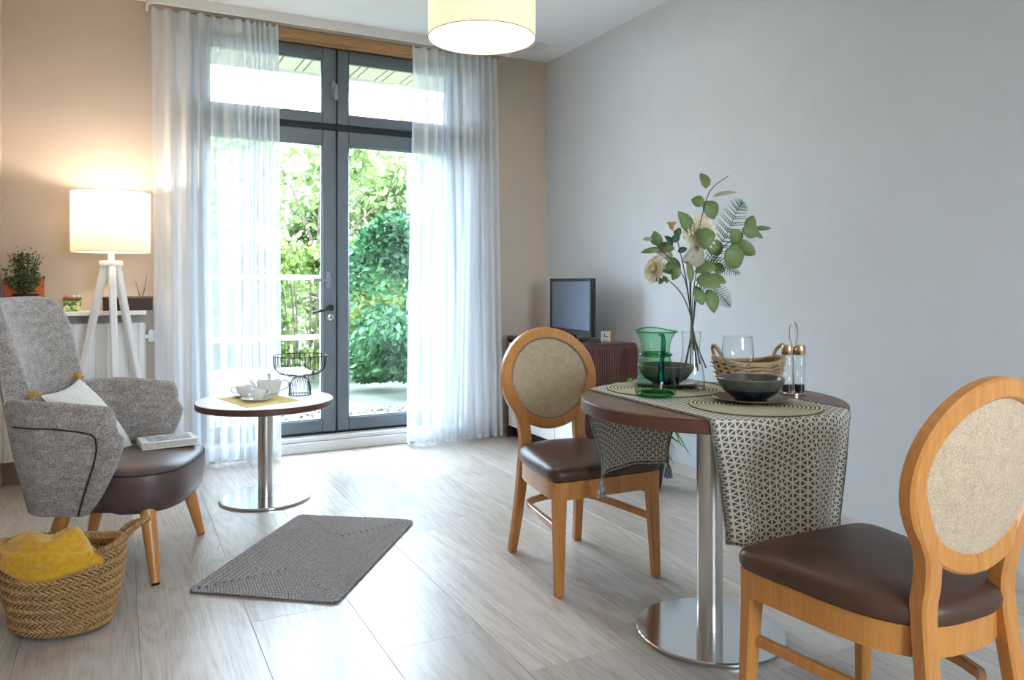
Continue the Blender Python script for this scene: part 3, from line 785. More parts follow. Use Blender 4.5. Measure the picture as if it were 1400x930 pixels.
for k in range(30):
    a = rng.uniform(0, 2 * PI); q = rng.uniform(.02, 1) ** .5 * .105; tip = np.array([q * math.cos(a), q * .85 * math.sin(a) - .0, .36 - 1.6 * q * q / .105 * 1.0 + rng.uniform(-.03, .02)])
    b0 = np.array([tip[0] * .35, tip[1] * .35, .12])
    for i in range(34):
        f_ = i / 33; pos.append(b0 + (tip - b0) * f_ + rng.normal(0, .008, 3)); an = rng.uniform(0, 2 * PI); dr.append((math.cos(an), math.sin(an), .5))
np_leaves('foliage', pos, dr, .017, 'box_leaf', t, .75, .3, .3)

# ================================================================ armchair
ar = thing('armchair', 'grey wool wingback armchair with brown leather seat and beech legs', 'armchair', (.2165, 3.38, 0), -.3644)
AB, WD, RB = -.36, .315, .20      # arm/back junction, half width, back depth
def plan(u):
    """u in [-1,1] -> plan point on the mid line and outward normal"""
    la = .27; lb = PI / 2 * (WD + RB) / 2; tot = la + lb; s = abs(u) * tot; sg = 1 if u >= 0 else -1
    if s > lb:
        a = AB + (s - lb); return a, sg * WD, 0, sg, (s - lb) / la
    th = (s / lb) * PI / 2
    n = Vector((-math.cos(th) * WD, math.sin(th) * RB, 0)).normalized()
    return AB - RB * math.cos(th), sg * WD * math.sin(th), n.x, sg * n.y, 0
A0 = .40
def top_z(u):
    au = abs(u)
    arm = .695 - .02 * smooth(.6, .9, au) - .10 * smooth(.86, 1.0, au) ** 2
    if au >= A0: return arm
    return arm + (1.062 - arm) * (1 - (au / A0) ** 7) ** .42
def shell(u, k, nk=22):
    a, l, nx, ny, w_ = plan(u); zt = top_z(u); zb = .262; th = .052 + .022 * w_
    back = 1 - smooth(.40, .6, abs(u))
    # loop: outer bottom -> outer top -> rounded roll -> inner down
    t = k / (nk - 1)
    if t < .42:
        f = t / .42; z = zb + (zt - .04 - zb) * f; off_ = th / 2
        off_ -= .05 * (1 - f) ** 2
    elif t < .62:
        f = (t - .42) / .20; an = PI * f; z = zt - .04 + .04 * math.sin(an); off_ = th / 2 * math.cos(an)
    else:
        f = (t - .62) / .38; z = zt - .04 - (zt - .04 - .30) * f; off_ = -th / 2 - (.035 + .03 * back) * math.sin(PI * min(1, f * 1.15)) * (.7)
    lean = (z - .30)
    a2 = a + nx * off_ - back * lean * .11
    l2 = l + ny * off_ + (1 - back) * math.copysign(1, l if l else 1) * .10 * lean * abs(ny)
    l2 *= 1 + .03 * back * smooth(.70, 1.05, z)
    a2 += w_ * (z - .60) * .46
    return (a2, l2, z)
US = sorted(set([round(x, 4) for x in np.linspace(-1, 1, 81)] + [round(sg * (A0 + d), 4) for sg in (-1, 1) for d in (-.03, -.02, -.014, -.009, -.006, -.0035, -.0018, -.0008, -.0002, 0, .002, .012)]))
NU = len(US); NK = 22
sm = MB(); sm.v = [shell(u_, k) for u_ in US for k in range(NK)]
for i in range(NU - 1):
    for k in range(NK - 1): sm.f.append((i * NK + k, (i + 1) * NK + k, (i + 1) * NK + k + 1, i * NK + k + 1))
    sm.f.append((i * NK + NK - 1, (i + 1) * NK + NK - 1, (i + 1) * NK, i * NK))
for i in (0, NU - 1):     # rounded arm fronts
    ring = [Vector(sm.v[i * NK + k]) for k in range(NK)]
    c = sum(ring, Vector()) / NK; prev = [i * NK + k for k in range(NK)]
    for sc_, ad in ((.92, .018), (.70, .030), (.35, .036)):
        cur = len(sm.v); sm.v += [tuple(c + (p_ - c) * sc_ + Vector((ad, 0, -.004))) for p_ in ring]
        for k in range(NK):
            k2 = (k + 1) % NK; sm.f.append((prev[k], prev[k2], cur + k2, cur + k))
        prev = [cur + k for k in range(NK)]
    sm.f.append(tuple(prev))
sm.m = [0] * len(sm.f)
body = sm.build('upholstered_shell', 'wool', ar, angle=70)
# piping on the outer arm panels
for s in (-1, 1):
    uk = [(.46, 7.6), (.55, 7.6), (.65, 7.6), (.75, 7.6), (.83, 7.55), (.89, 7.3), (.925, 6.7), (.94, 5.9), (.945, 4.8), (.945, 3.6), (.945, 2.4), (.945, 1.2), (.945, 0.1)]
    MB().tube(catmull([Vector(shell(s * u_, k_)) + Vector((0, s * .0035, 0)) for u_, k_ in uk], 4), .0030, 6).build('piping', 'dark_piping', body)
# seat
out = []
for k in range(72):
    a = 2 * PI * k / 72; ca, sa = math.cos(a), math.sin(a)
    e = 2 / 3.2
    rx = .25 if ca > 0 else .20
    out.append((-.18 + math.copysign(abs(ca) ** e, ca) * rx, math.copysign(abs(sa) ** e, sa) * (.285 if ca > 0 else .25)))
st = MB().pillow(out, [(.80, .248), (.90, .252), (.965, .275), (.995, .32), (1.0, .365), (.995, .392), (.975, .408), (.90, .420), (.72, .428), (.4, .432), (.05, .434)])
seat = st.build('seat', 'leather_arm', ar, angle=70)
MB().tube([(-.18 + (x + .18) * .992, y * .992, .400) for x, y in out], .0035, 6, True).build('piping', 'dark_piping', seat)
# backrest button dimples
for l_, z_ in ((-.11, .66), (.11, .66)):
    t_ = MB(); t_.lathe([(0, -.008), (.011, -.008), (.013, 0), (.010, .006), (0, .008)], 14)
    rot = Matrix.Rotation(PI / 2 - .17, 3, 'Y')
    ax = AB - RB * math.cos(math.asin(min(.99, abs(l_) / WD))) + .026 + .050 - .11 * (z_ - .3)
    t_.v = [tuple(rot @ Vector(q) + Vector((ax, l_, z_))) for q in t_.v]
    t_.build('button', 'button_grey' if 'button_grey' in M else 'steel', ar)
for (a0, l0, a1, l1) in ((-.045, -.225, .005, -.285), (-.045, .225, .005, .285), (-.36, -.16, -.43, -.21), (-.36, .16, -.43, .21)):
    lg = MB(); P0, P1 = Vector((a0, l0, .27)), Vector((a1, l1, .006))
    lg.tube([P0, P0.lerp(P1, .4), P0.lerp(P1, .8), P1], [.029, .026, .020, .0165], 16)
    lgo = lg.build('leg', 'beech_leg', ar)
    MB().lathe([(0, 0), (.015, 0), (.015, .006), (0, .006)], 14, (a1, l1, 0)).build('glide', 'black', lgo)

def arm_xy(a, l):
    c, s = math.cos(-.3644), math.sin(-.3644); return (.2165 + c * a - s * l, 3.38 + s * a + c * l)
# scatter cushion with tassels
cxy = arm_xy(-.335, -.03)
cu = thing('scatter_cushion', 'cream cushion with mustard corner tassels on the armchair', 'cushion', (cxy[0], cxy[1], .412), -.3644)
def cush_pt(u, v, side):
    """u,v in [-1,1]; returns local pos of leaning cushion"""
    e = .178
    k = (1 - abs(u) ** 2.4) * (1 - abs(v) ** 2.4)
    sag = 1 - .10 * (1 - abs(u) ** 2) * abs(v) ** 3 - .0
    sag2 = 1 - .10 * (1 - abs(v) ** 2) * abs(u) ** 3
    y = u * e * sag2; h_ = v * e * sag
    t_ = side * (.055 * max(0, k) ** .55 + .0015) + .004 * math.sin(9 * u + 5 * v) * max(0, k)
    q = Vector((t_, y, h_)); tl = Matrix.Rotation(-.62, 3, 'Y')
    q = tl @ Matrix.Rotation(.06, 3, 'X') @ q
    return q + Vector((0, 0, .150))
cm = MB()
for side in (1, -1): cm.grid(25, 25, lambda a, b: tuple(cush_pt(2 * a - 1, 2 * b - 1, side)))
co = cm.build('cover', 'cotton', cu, angle=60)
for (u_, v_) in ((-1, 1), (1, 1), (1, -1), (-1, -1)):
    b0 = cush_pt(u_, v_, 1); d0 = (b0 - cush_pt(0, 0, 0)).normalized()
    tm = MB()
    for k in range(16):
        a = random.uniform(0, 2 * PI); sp2 = Vector((random.uniform(-.5, .5), random.uniform(-.5, .5), random.uniform(-.6, .3)))
        tm.tube([b0 - d0 * .008, b0 + (d0 + sp2 * .5) * .016, b0 + (d0 + sp2) * .034 + Vector((0, 0, -.006))], [.0035, .0045, .0035], 5)
    tm.build('tassel', 'mustard_tassel', cu)
# hardback book
bxy = arm_xy(-.085, .125)
bk = thing('hardback_book', 'white hardback book with photo cover lying on the armchair seat', 'book', (bxy[0], bxy[1], .4335), .12)
MB().box((0, 0, .0145), (.205, .142, .022), .002).build('page_block', 'page', bk)
cv = MB(); cv.box((0, 0, .0275), (.216, .150, .004), .001); cv.box((0, 0, .0022), (.216, .150, .004), .001); cv.box((-.1065, 0, .0148), (.005, .150, .029), .002)
c_ = cv.build('cover', 'white', bk)
MB().box((.004, 0, .0298), (.17, .118, .0008)).build('cover_photo', 'cover', c_)
# trailing cable and magazine rack at the left edge
t = thing('magazine_rack', 'low beech slatted rack at the left wall behind the armchair', 'rack', (-.46, 3.78, 0), .2)
for k in range(4): MB().box((-.02 + .001 * k, -.09 + .06 * k, .16), (.018, .022, .28), .004, Matrix.Rotation(.12, 3, 'Y')).build('slat', 'lintel', t)
for z in (.05, .27): MB().box((-.02, 0, z), (.02, .24, .022), .004).build('rail', 'lintel', t)
MB().box((.0, 0, .012), (.12, .24, .022), .004).build('base', 'lintel', t)
cb = MB().tube(catmull([(-.575, 3.30, .30), (-.50, 3.30, .20), (-.47, 3.29, .05), (-.43, 3.25, .006), (-.36, 3.33, .006), (-.28, 3.42, .006), (-.20, 3.52, .006)], 6), .005, 6)
tag(cb.build('power_cable', 'cord_white'), 'thin white power cable trailing on the floor behind the basket', 'cable')

# ================================================================ basket with throw
BK = (-.163, 2.885)
bs = thing('wicker_basket', 'oval woven basket with looped handles beside the armchair', 'basket', (BK[0], BK[1], 0), -.45)
def bask(th_, v):
    e = .134 + .030 * smooth(0, 1, v) + .009 * math.sin(PI * v)
    rim = .012 * math.cos(2 * th_) * v
    return Vector((e * 1.10 * math.cos(th_), e * .90 * math.sin(th_), .012 + (.245 + rim) * v))
bb = MB(); bb.grid(64, 14, lambda u, v: tuple(bask(2 * PI * u, v) * 1), cu=True)
bb.grid(64, 10, lambda u, v: tuple(Vector((bask(2 * PI * u, 1 - v * .93).x * .955, bask(2 * PI * u, 1 - v * .93).y * .95, bask(2 * PI * u, 1 - v * .93).z))), cu=True)
bb.lathe([(0, .012), (.132, .012), (.132, .02), (0, .02)], 48, sx=1.1, sy=.9)
bo = bb.build('body', 'reed_dark', bs)
wv = MB(); rows = 15; per = 60
for r_ in range(rows):
    for k in range(per):
        th_ = 2 * PI * (k + .5 * (r_ % 2) * 0) / per; v0 = (r_ + .5) / rows; sl = .55 if r_ % 2 == 0 else -.55
        dth = 2 * PI / per * .95
        c0 = bask(th_ - dth, v0 - sl / rows * 1.15); c1 = bask(th_, v0); c2 = bask(th_ + dth, v0 + sl / rows * 1.15)
        nrm = Vector((math.cos(th_) / 1.1, math.sin(th_) / .9, 0)).normalized()
        jit = random.uniform(-.0008, .0012)
        wv.tube([c0 + nrm * .001, c1 + nrm * (.0045 + jit), c2 + nrm * .001], [.0020, .0050, .0020], 5, cap=False)
for r_ in range(rows):
    if r_ < 8: continue
    for k in range(60):
        th_ = 2 * PI * k / 60; v0 = (r_ + .5) / rows; sl = .55 if r_ % 2 == 0 else -.55; dth = 2 * PI / 60
        nrm = Vector((math.cos(th_), math.sin(th_), 0))
        q = [bask(th_ + s * dth, v0 + s * sl / rows * 1.15) for s in (-1, 0, 1)]
        q = [Vector((p_.x * .95, p_.y * .945, p_.z)) for p_ in q]
        wv.tube([q[0], q[1] - nrm * .004, q[2]], [.0022, .0055, .0022], 4, cap=False)
wo = wv.build('herringbone_weave', 'reed', bs); wo['kind'] = 'stuff'
rm = MB()
for k in range(96):
    th_ = 2 * PI * k / 96; c = bask(th_, 1.0); d = Vector((-math.sin(th_), math.cos(th_), 0)); nrm = Vector((math.cos(th_), math.sin(th_), 0))
    ring = [c + (nrm * math.cos(a) + Vector((0, 0, 1)) * math.sin(a)) * .0095 + d * .006 * math.sin(a / 2) for a in np.linspace(0, 2 * PI, 7)]
    rm.tube(ring, .0042, 4, cap=False)
rmo = rm.build('braided_rim', 'reed', bs); rmo['kind'] = 'stuff'
for th0 in (.62, .62 + PI):
    a0, a1 = bask(th0 - .22, .97), bask(th0 + .22, .97); od = Vector((math.cos(th0), math.sin(th0), 0))
    cpts = catmull([a0, a0 + od * .035 + Vector((0, 0, .035)), (a0 + a1) / 2 + od * .085 + Vector((0, 0, .05)), a1 + od * .035 + Vector((0, 0, .035)), a1], 8)
    hm = MB(); hm.tube(cpts, .0075, 8)
    for i in range(0, len(cpts) - 1):
        t_ = (cpts[i + 1] - cpts[i]).normalized(); u_ = t_.cross(Vector((0, 0, 1))).normalized(); w_ = t_.cross(u_)
        hm.tube([cpts[i] + (u_ * math.cos(a) + w_ * math.sin(a)) * .008 + t_ * .005 * math.sin(a) for a in np.linspace(0, 2 * PI, 7)], .0033, 4, cap=False)
    hm.build('handle', 'reed', bs)
# throw blanket
tb = thing('throw_blanket', 'crumpled mustard yellow plush throw stuffed in the basket', 'blanket', (BK[0], BK[1], .150), -.45)
def throw(u, v):
    th_ = 2 * PI * u; r_ = v; c, s = math.cos(th_), math.sin(th_)
    near = smooth(-.35, .45, math.cos(th_ + 1.75))
    rim = bask(th_, 1.0); rx, ry = abs(rim.x / c) if abs(c) > .05 else .2, 0
    rr_ = math.hypot(rim.x, rim.y)
    if r_ < .8:
        q = r_ / .8; rho = rr_ * q * (.78 + .17 * near); zr = .19 + (.279 - .19) * near
        z = zr + (.300 - zr) * (1 - q ** 2.2)
    else:
        q = (r_ - .8) / .2; rho = rr_ * ((.78 + .17 * near) + near * .135 * math.sin(q * PI / 2)); z = (.19 + .089 * near) + near * (.006 * math.sin(PI * q) - (.055 + .015 * math.sin(3 * th_)) * q ** 1.6) - (1 - near) * .03 * q
    x, y = rho * c, rho * s
    amp = smooth(.05, .3, r_) * (1 - .75 * smooth(.72, .9, r_))
    fold = .019 * math.sin(6.5 * r_ + th_ + .9 * math.sin(2 * th_ + 1)) + .004 * math.sin(60 * x - 35 * y + 2)
    big = .024 * math.exp(-((x + .05) ** 2 + (y - .03) ** 2) / .003) + .020 * math.exp(-((x - .05) ** 2 + (y + .03) ** 2) / .002) - .02 * math.exp(-((x - .0) ** 2 + (y - .01) ** 2) / .0008)
    return (x, y, z + (fold * .9 + big * .8) * amp - .150)
tm = MB().grid(120, 40, lambda u, v: throw(u, .02 + .98 * v), cu=True)
tm.grid(120, 4, lambda u, v: (lambda p_: (p_[0] * (1 - .25 * v), p_[1] * (1 - .25 * v), p_[2] - .05 * v))(throw(u, 1.0)), cu=True)
tm.add([throw(k / 120, .02) for k in range(120)], [tuple(range(120))])
tm.build('cloth', 'plush', tb, angle=180)

# ================================================================ braided rug
rx_, ry_ = .918, .572
rc = ((.217 + .677 + 1.228 + .754) / 4, (2.965 + 2.616 + 3.351 + 3.72) / 4)
rg = thing('braided_rug', 'grey braided rectangular jute rug on the floor', 'rug', (rc[0], rc[1], 0), math.atan2(.735, .55))
MB().box((0, 0, .0035), (rx_ - .012, ry_ - .012, .007), .003).build('backing', 'jute_dark', rg)
br = MB(); pitch = ry_ / 2 / 14.0; nrow = 14
for r_ in range(nrow):
    hx, hy = rx_ / 2 - pitch * (r_ + .5), ry_ / 2 - pitch * (r_ + .5)
    if hy < .002: break
    cr = min(.02, hy * .8)
    loop = []
    for (sx, sy, a0) in ((1, 1, 0), (-1, 1, PI / 2), (-1, -1, PI), (1, -1, 1.5 * PI)):
        for k in range(4):
            a = a0 + PI / 2 * k / 3; loop.append(Vector((sx * (hx - cr) + cr * math.cos(a), sy * (hy - cr) + cr * math.sin(a), .007)))
    loop.append(loop[0]); step = .0125; acc = 0; i = 0; pos_ = loop[0].copy(); side = 1
    dist = [0]
    for a, b in zip(loop, loop[1:]): dist.append(dist[-1] + (b - a).length)
    nst = int(dist[-1] / step); j = 0
    for s_i in range(nst):
        d_ = s_i * dist[-1] / nst
        while dist[j + 1] < d_: j += 1
        t_ = (loop[j + 1] - loop[j]).normalized(); pt = loop[j] + t_ * (d_ - dist[j]); nn = Vector((-t_.y, t_.x, 0))
        pt = pt + Vector((random.uniform(-.0008, .0008), random.uniform(-.0008, .0008), 0)) + Vector((0, 0, .0025 * math.sin(pt.x * 9) * math.sin(pt.y * 11)))
        for sd in (1, -1):
            q = pt + t_ * (step / 2 if sd < 0 else 0)
            br.tube([q - t_ * .008 + nn * sd * .0085, q + nn * sd * .0045 + Vector((0, 0, .0035)), q + t_ * .008 - nn * sd * .001 + Vector((0, 0, .001))], [.0022, .0048, .002], 4, cap=False)
bro = br.build('braids', 'jute' if 'jute' in M else 'rope', rg); bro['kind'] = 'stuff'

# ================================================================ coffee table
def pedestal_table(name, label, loc, zt, r, th, col_r, base_r, top_m, edge_m):
    t = thing(name, label, 'table', loc)
    MB().lathe([(0, zt - .0025), (r - .004, zt - .0025), (r - .0015, zt - .0015), (r - .003, zt), (0, zt)], 96).build('table_top', top_m, t)
    MB().lathe([(0, zt - th), (r - .004, zt - th), (r, zt - th + .004), (r, zt - .004), (r - .002, zt - .0025), (0, zt - .0025)], 96).build('edge_band', edge_m, t)
    MB().lathe([(col_r, .012), (col_r, zt - th)], 40).build('column', 'steel', t)
    MB().lathe([(0, 0), (base_r - .003, 0), (base_r, .003), (base_r, .010), (base_r - .003, .0135), (0, .0145)], 96).build('base_plate', 'steel_base', t)
    MB().lathe([(0, zt - th - .006), (.12, zt - th - .006), (.12, zt - th), (0, zt - th)], 32).build('mounting_plate', 'black', t)
    return t
CT = (.672, 4.082); CZ = .515
pedestal_table('coffee_table', 'low round white-topped table with steel pedestal by the curtain', (CT[0], CT[1], 0), CZ, .341, .033, .037, .226, 'laminate', 'walnut_edge')
ym = MB(); q = [Vector((.453, 4.225, 0)), Vector((.545, 3.852, 0)), Vector((.815, 3.945, 0)), Vector((.735, 4.255, 0))]
c = sum(q, Vector()) / 4
ymt = MB(); ymt.add([(p_.x - c.x, p_.y - c.y, 0) for p_ in q] + [(p_.x - c.x, p_.y - c.y, .0022) for p_ in q], [(3, 2, 1, 0), (4, 5, 6, 7), (0, 1, 5, 4), (1, 2, 6, 5), (2, 3, 7, 6), (3, 0, 4, 7)])
yo = ymt.build('paper_placemat', 'mat_yellow', None, False); yo.location = (c.x, c.y, CZ)
tag(yo, 'yellow square placemat under the tea set on the coffee table', 'placemat')
def saucer(loc, label, d=.072):
    t = thing('saucer', label, 'saucer', loc, group='tea saucers')
    MB().lathe([(0, 0), (d * .45, 0), (d * .5, .003), (d * .98, .013), (d, .015), (d * .97, .0155), (d * .5, .0065), (0, .005)], 40).build('plate', 'porcelain', t); return t
def cup(loc, rz, label):
    t = thing('teacup', label, 'cup', loc, rz, group='white teacups')
    MB().lathe([(0, .0), (.022, 0), (.023, .004), (.034, .018), (.041, .040), (.0435, .052), (.0415, .052), (.039, .040), (.032, .020), (.0, .008)], 36).build('bowl', 'porcelain', t)
    MB().tube(catmull([(.040, 0, .044), (.058, 0, .046), (.066, 0, .034), (.056, 0, .020), (.035, 0, .018)], 5), .0035, 8).build('handle', 'porcelain', t)
    return t
zc = CZ + .0025
saucer((.628, 4.045, zc), 'white saucer at the front of the yellow placemat', .082)
cup((.628, 4.045, zc + .006), .3, 'white teacup on the front saucer of the yellow placemat')
saucer((.583, 4.20, zc), 'white saucer at the back left of the yellow placemat', .068)
cup((.583, 4.20, zc + .006), 2.9, 'white teacup at the back left, handle to the left')
t = thing('teapot', 'small white teapot with lid on the yellow placemat', 'teapot', (.705, 4.165, zc), .15)
MB().lathe([(0, 0), (.040, 0), (.043, .006), (.050, .03), (.056, .058), (.060, .078), (.057, .083), (0, .083)], 40, sx=1.1).build('body', 'porcelain', t)
ld = MB().lathe([(0, .083), (.052, .083), (.048, .092), (.02, .099), (0, .100)], 36, sx=1.1); ldo = ld.build('lid', 'porcelain', t)
MB().lathe([(0, .099), (.005, .099), (.005, .104), (.010, .110), (.010, .115), (.005, .120), (0, .121)], 16).build('knob', 'steel', ldo)
MB().tube(catmull([(-.05, 0, .035), (-.075, 0, .050), (-.085, 0, .075), (-.10, 0, .088)], 5), [.014, .0135, .013, .012, .011, .010, .0095, .009, .0085, .008, .0075, .007, .0065, .006, .006, .006], 10).build('spout', 'porcelain', t)
MB().tube(catmull([(.06, 0, .072), (.092, 0, .078), (.105, 0, .058), (.095, 0, .036), (.055, 0, .026)], 5), .005, 8).build('handle', 'porcelain', t)
t = thing('teaspoon', 'steel teaspoon resting on the front saucer', 'spoon', (.675, 4.06, zc + .017), .4)
MB().tube([(-.03, 0, 0), (.06, 0, .006)], [.0018, .0022], 6).build('stem', 'chrome', t)
MB().lathe([(0, -.003), (.007, -.001), (.010, .002), (.009, .002), (0, 0)], 16, (-.04, 0, 0), sx=1.6).build('bowl', 'chrome', t)
# wire fruit bowl
t = thing('wire_fruit_bowl', 'black wire pedestal fruit bowl on the coffee table', 'fruit bowl', (.862, 4.155, CZ))
wr = MB(); nW = 32
for k in range(nW):
    a = 2 * PI * k / nW; c, s = math.cos(a), math.sin(a)
    pr = [(.022, .100), (.06, .104), (.105, .116), (.128, .140), (.136, .17), (.138, .212)]
    wr.tube([(r_ * c, r_ * s, z) for r_, z in pr], .0016, 4)
wo = wr.build('basket_wires', 'black', t); wo['kind'] = 'stuff'
wr = MB()
for k in range(24):
    a = 2 * PI * k / 24; c, s = math.cos(a), math.sin(a)
    wr.tube([(r_ * c, r_ * s, z) for r_, z in ((.058, .003), (.056, .04), (.050, .068), (.036, .09), (.018, .099))], .0016, 4)
wo = wr.build('pedestal_wires', 'black', t); wo['kind'] = 'stuff'
for nm, r_, z in (('rim', .138, .212), ('base_ring', .058, .003), ('collar', .021, .100)):
    MB().tube([(r_ * math.cos(a), r_ * math.sin(a), z) for a in np.linspace(0, 2 * PI, 49)[:-1]], .0026, 6, True).build(nm, 'black', t)

# ================================================================ television and cabinet
CX0, CX1, CY0, CY1, CH = 2.50, 2.895, 3.89, 4.93, .735
cab = thing('tv_cabinet', 'dark rosewood low cabinet with white doors under the television', 'cabinet', ((CX0 + CX1) / 2, (CY0 + CY1) / 2, 0))
ox, oy = cab.location.x, cab.location.y
# waterfall shell: far side, top, rounded near edge, near end panel
rr_ = .035; prof = [(CY1, .0), (CY1, CH - .02), (CY1 - .02, CH)]
for k in range(9):
    a = PI / 2 + PI / 2 * k / 8; prof.append((CY0 + rr_ + rr_ * math.cos(a), CH - rr_ + rr_ * math.sin(a)))
prof.append((CY0, .0))
inn = []
for i, (y, z) in enumerate(prof):
    cyc, czc = (CY0 + CY1) / 2, .30
    inn.append((min(max(y, CY0 + .022), CY1 - .022), min(z, CH - .024)))
m = MB(); npf = len(prof)
vs = []
for xx in (CX0, CX1):
    vs += [(xx - ox, y - oy, z) for y, z in prof] + [(xx - ox, y - oy, z) for y, z in inn]
fs = []
for i in range(npf - 1):
    a, b = i, i + 1; c, d = npf + i, npf + i + 1; o2 = 2 * npf
    fs += [(a, b, o2 + b, o2 + a), (c, o2 + c, o2 + d, d), (a, c, d, b), (o2 + a, o2 + b, o2 + d, o2 + c)]
m.add(vs, fs); m.build('carcass', 'rosewood', cab, angle=30)
# reeded grooves over the near end: thin raised ribs following the curve
nr_ = 22
for k in range(nr_):
    xx = CX0 + .009 + k * (CX1 - CX0 - .018) / (nr_ - 1)
    pth = [(xx - ox, CY0 - .001 - oy, .02), (xx - ox, CY0 - .001 - oy, CH - rr_)]
    for j in range(1, 7):
        a = PI - PI / 2 * j / 6; pth.append((xx - ox, CY0 + rr_ + (rr_ + .001) * math.cos(a) - oy, CH - rr_ + (rr_ + .001) * math.sin(a)))
    MB().sweep(pth, (.013, .005), (1, 0, 0)).build('rib', 'rosewood', cab, True, 30)
for k in range(3):
    wy = (CY1 - CY0 - .05) / 3; yc = CY0 + .025 + wy * (k + .5)
    dr = MB().box((CX0 + .012 - ox, yc - oy, .385), (.02, wy - .006, .60), .002).build('door', 'white', cab)
    MB().box((CX0 - .003 - ox, yc - oy + wy * .38, .55), (.010, .012, .10), .003).build('handle', 'steel', dr)
MB().box((.02, 0, .04), (.34, CY1 - CY0 - .06, .075), .003).build('plinth', 'slate_dark', cab)
MB().box((.185, 0, .40), (.008, CY1 - CY0 - .05, .66)).build('back_panel', 'rosewood', cab)

tv = thing('television', 'small black flat screen television on the cabinet', 'television', (2.665, 4.31, CH), -.07)
tz = .04
MB().box((.012, 0, tz + .185), (.028, .585, .372), .006).build('housing', 'black', tv)
bz = MB()
for (y, z, sy, sz) in ((-.281, .185, .022, .372), (.281, .185, .022, .372), (0, .361, .56, .020), (0, .018, .56, .036)): bz.box((-.006, y, tz + z), (.012, sy, sz), .002)
bz.build('bezel', 'black', tv)
MB().box((-.003, 0, tz + .194), (.006, .542, .316)).build('screen', 'screen', tv)
MB().box((.015, 0, .03), (.03, .07, .06), .006).build('neck', 'black', tv)
MB().lathe([(0, 0), (.11, 0), (.115, .004), (.105, .012), (0, .016)], 40, sx=.85, sy=1.35).build('stand', 'black', tv)
ck = thing('cube_clock', 'small wooden cube clock with pale printed face on the cabinet', 'clock', (2.80, 4.075, CH), .55)
MB().box((0, 0, .0375), (.075, .075, .075), .003).build('case', 'lintel', ck)
fc = MB().box((-.0385, 0, .0375), (.003, .066, .066), .001).build('face', 'trim_white', ck)
hm = MB(); hm.box((-.0408, .006, .045), (.001, .004, .022)); hm.build('hour_hand', 'black', fc)
MB().box((-.0408, -.006, .036), (.001, .026, .004)).build('minute_hand', 'black', fc)
MB().box((-.0408, 0, .014), (.001, .03, .006)).build('print_bar', 'handle_grey', fc)

# floor plant
fp = thing('potted_palm', 'leafy bamboo palm in a black pot behind the table', 'plant', (2.56, 3.36, 0))
MB().lathe([(0, 0), (.078, 0), (.082, .01), (.108, .195), (.114, .2), (.114, .215), (.104, .215), (.098, .19), (0, .185)], 32).build('pot', 'slate_dark', fp)
MB().lathe([(0, .186), (.096, .190)], 24).build('soil', 'reed_dark', fp)
def blade(mb, base, d, ln, wd, droop=.4, n=5):
    d = Vector(d).normalized(); s_ = d.cross(Vector((0, 0, 1))).normalized()
    vs = []
    for i in range(n + 1):
        t = i / n; c = Vector(base) + d * ln * t + Vector((0, 0, -droop * ln * t * t)); w_ = wd * (math.sin(PI * min(1, .12 + .88 * t) ** .8) if t < 1 else .02)
        up = Vector((0, 0, 1)) * w_ * .25
        vs += [c - s_ * w_ * .5 + up, c, c + s_ * w_ * .5 + up]
    fs = []
    for i in range(n):
        for j in range(2): fs.append((i * 3 + j, i * 3 + j + 1, (i + 1) * 3 + j + 1, (i + 1) * 3 + j))
    mb.add(vs, fs)
rp = random.Random(21)
for k in range(11):
    a = k * 2 * PI / 11 + rp.uniform(-.2, .2); ht = rp.uniform(.24, .56); sp_r = rp.uniform(.05, .14)
    tip = Vector((sp_r * math.cos(a), sp_r * math.sin(a), .18 + ht * .85))
    MB().tube(catmull([(.25 * tip.x, .25 * tip.y, .17), (.5 * tip.x, .5 * tip.y, .17 + ht * .4), tip], 4), [.004] * 5 + [.0025] * 4, 5).build('cane', 'stem_green', fp)
    for j in range(12):
        f_ = .25 + .75 * j / 11; b0 = Vector((.25 * tip.x, .25 * tip.y, .17)).lerp(tip, f_)
        an = a + rp.uniform(-1.5, 1.5); mb = MB()
        blade(mb, b0, (math.cos(an), math.sin(an), rp.uniform(.1, .7)), rp.uniform(.17, .27), rp.uniform(.020, .032), rp.uniform(.4, 1.1))
        mb.build('leaf', 'bamboo', fp, angle=180)

